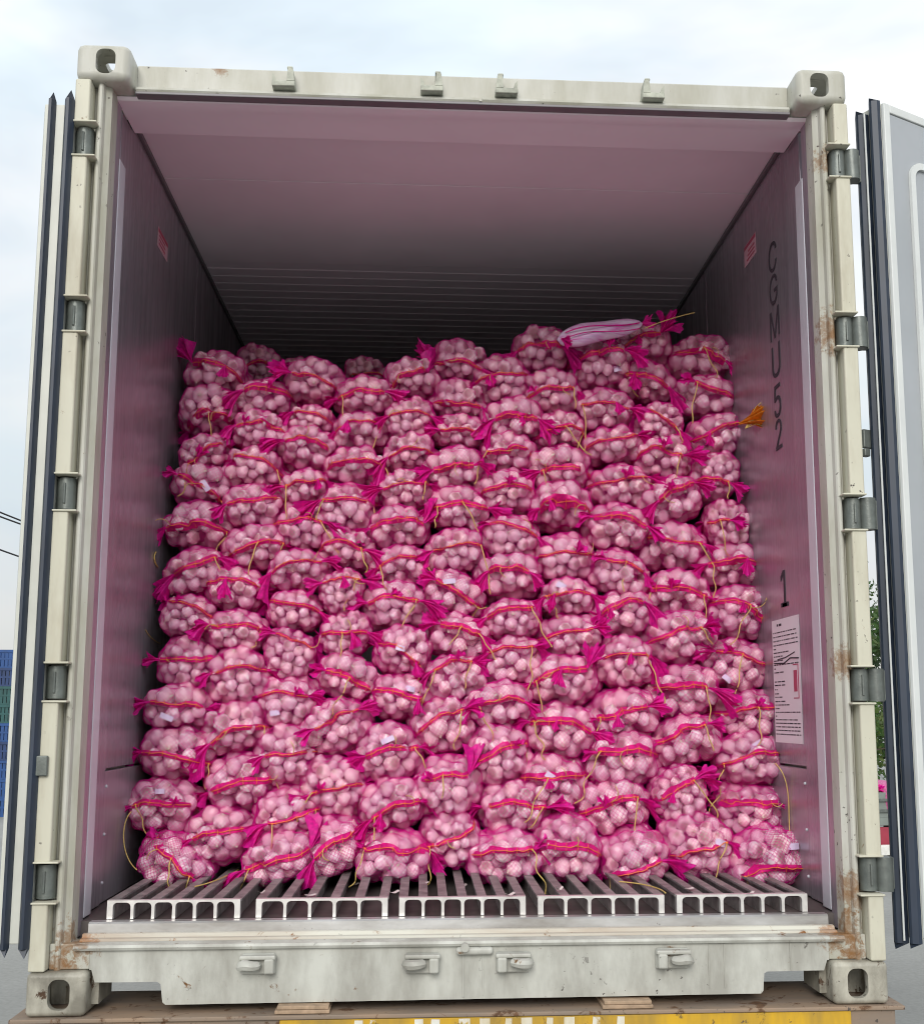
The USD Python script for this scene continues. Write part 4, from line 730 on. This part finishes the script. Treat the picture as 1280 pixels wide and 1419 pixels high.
tree('leafy_tree', 'lower bright green tree in front in the gap by the right door', 7.6, 19.5, 4.2, 2.1, 12, .04, 9000, .15, (.05, .095, .022))
tree('leafy_tree', 'green tree standing farther right beyond the open door', 14.2, 25.5, 7.0, 3.0, 13, .15)
# truck
TG = plain('truck_paint_grey_green', (.22, .25, .23), .45, .2); TR = plain('truck_paint_red', (.30, .035, .06), .4); TYRE = plain('tyre_rubber', (.03, .03, .032), .8)
K = thing('flatbed_truck', 'small parked truck with grey rails and red skirt, right of the container', 'truck', (5.4, 10.9, 0), 8)
bed = part(K, 'cargo_bed', cat(box((-1.0, -.2, .62), (1.0, 3.2, .72), .01), box((-1.0, -.2, .72), (-.96, 3.2, 1.02)), box((.96, -.2, .72), (1.0, 3.2, 1.02)), box((-.96, -.2, .72), (.96, -.16, 1.02))), TG)
for z in (.80, .93): part(K, 'side_rail', cat(box((-1.03, -.22, z-.018), (-1.0005, 3.2, z+.018), .004), box((-1.0, -.232, z-.018), (1.0, -.2005, z+.018), .004)), HINGE)
for x in (-.98, .98): part(K, 'stake', box((x-.03, -.24, .62), (x+.03, -.201, 1.30), .005), TG)
part(K, 'skirt', box((-.98, -.19, .34), (.98, -.14, .60), .01), TR)
part(K, 'bumper', cat(box((-.95, -.34, .28), (.95, -.26, .40), .01), box((-.7, -.30, .40), (-.6, -.2, .5)), box((.6, -.30, .40), (.7, -.2, .5))), WHITEB)
cab = part(K, 'cab', tm(m3.Manifold.batch_hull([man(box((-.95, 3.3, .5), (.95, 4.7, 1.2), .06)), man(box((-.88, 3.3, 1.2), (.88, 4.35, 1.95), .08))])), TR)
part(cab, 'rear_window', box((-.6, 3.285, 1.38), (.6, 3.299, 1.78), .005), DARKIN)
for x in (-.82, .82):
    for y in (.6, 3.9):
        RM = trimesh.transformations.rotation_matrix(np.pi/2, [0, 1, 0])
        w = part(K, 'wheel', trimesh.creation.torus(.25, .105, 24, 12).apply_transform(RM).apply_translation([x, y, .355]), TYRE, True)
        part(w, 'rim', trimesh.creation.cylinder(.17, .12, sections=18).apply_transform(RM).apply_translation([x, y, .355]), HINGE)
for i in range(6):
    p = thing('garlic_sack', f'distant pink sack on the parked truck, {ORDN[i]} along its bed', 'garlic sack', (4.75+.5*(i % 3), 11.0+.55*(i//3), .725), 8, 'sacks on the parked truck')
    sp_ = trimesh.creation.icosphere(3, 1.0); sp_.vertices = np.sign(sp_.vertices)*np.abs(sp_.vertices)**.75*np.array([.26, .3, .20])*(1+.12*meshkit.noise(sp_.vertices*4+i)[:, None]); sp_.apply_translation([0, 0, .2]); part(p, 'filled_net', sp_, CORE, True)
    part(p, 'gathered_end', cloth_ear(np.array([.2, -.2, .3]), np.array([.6, -.5, .4]), np.array([0, 0, 1.0]), .14, np.random.default_rng(40+i), .2), NET, True)
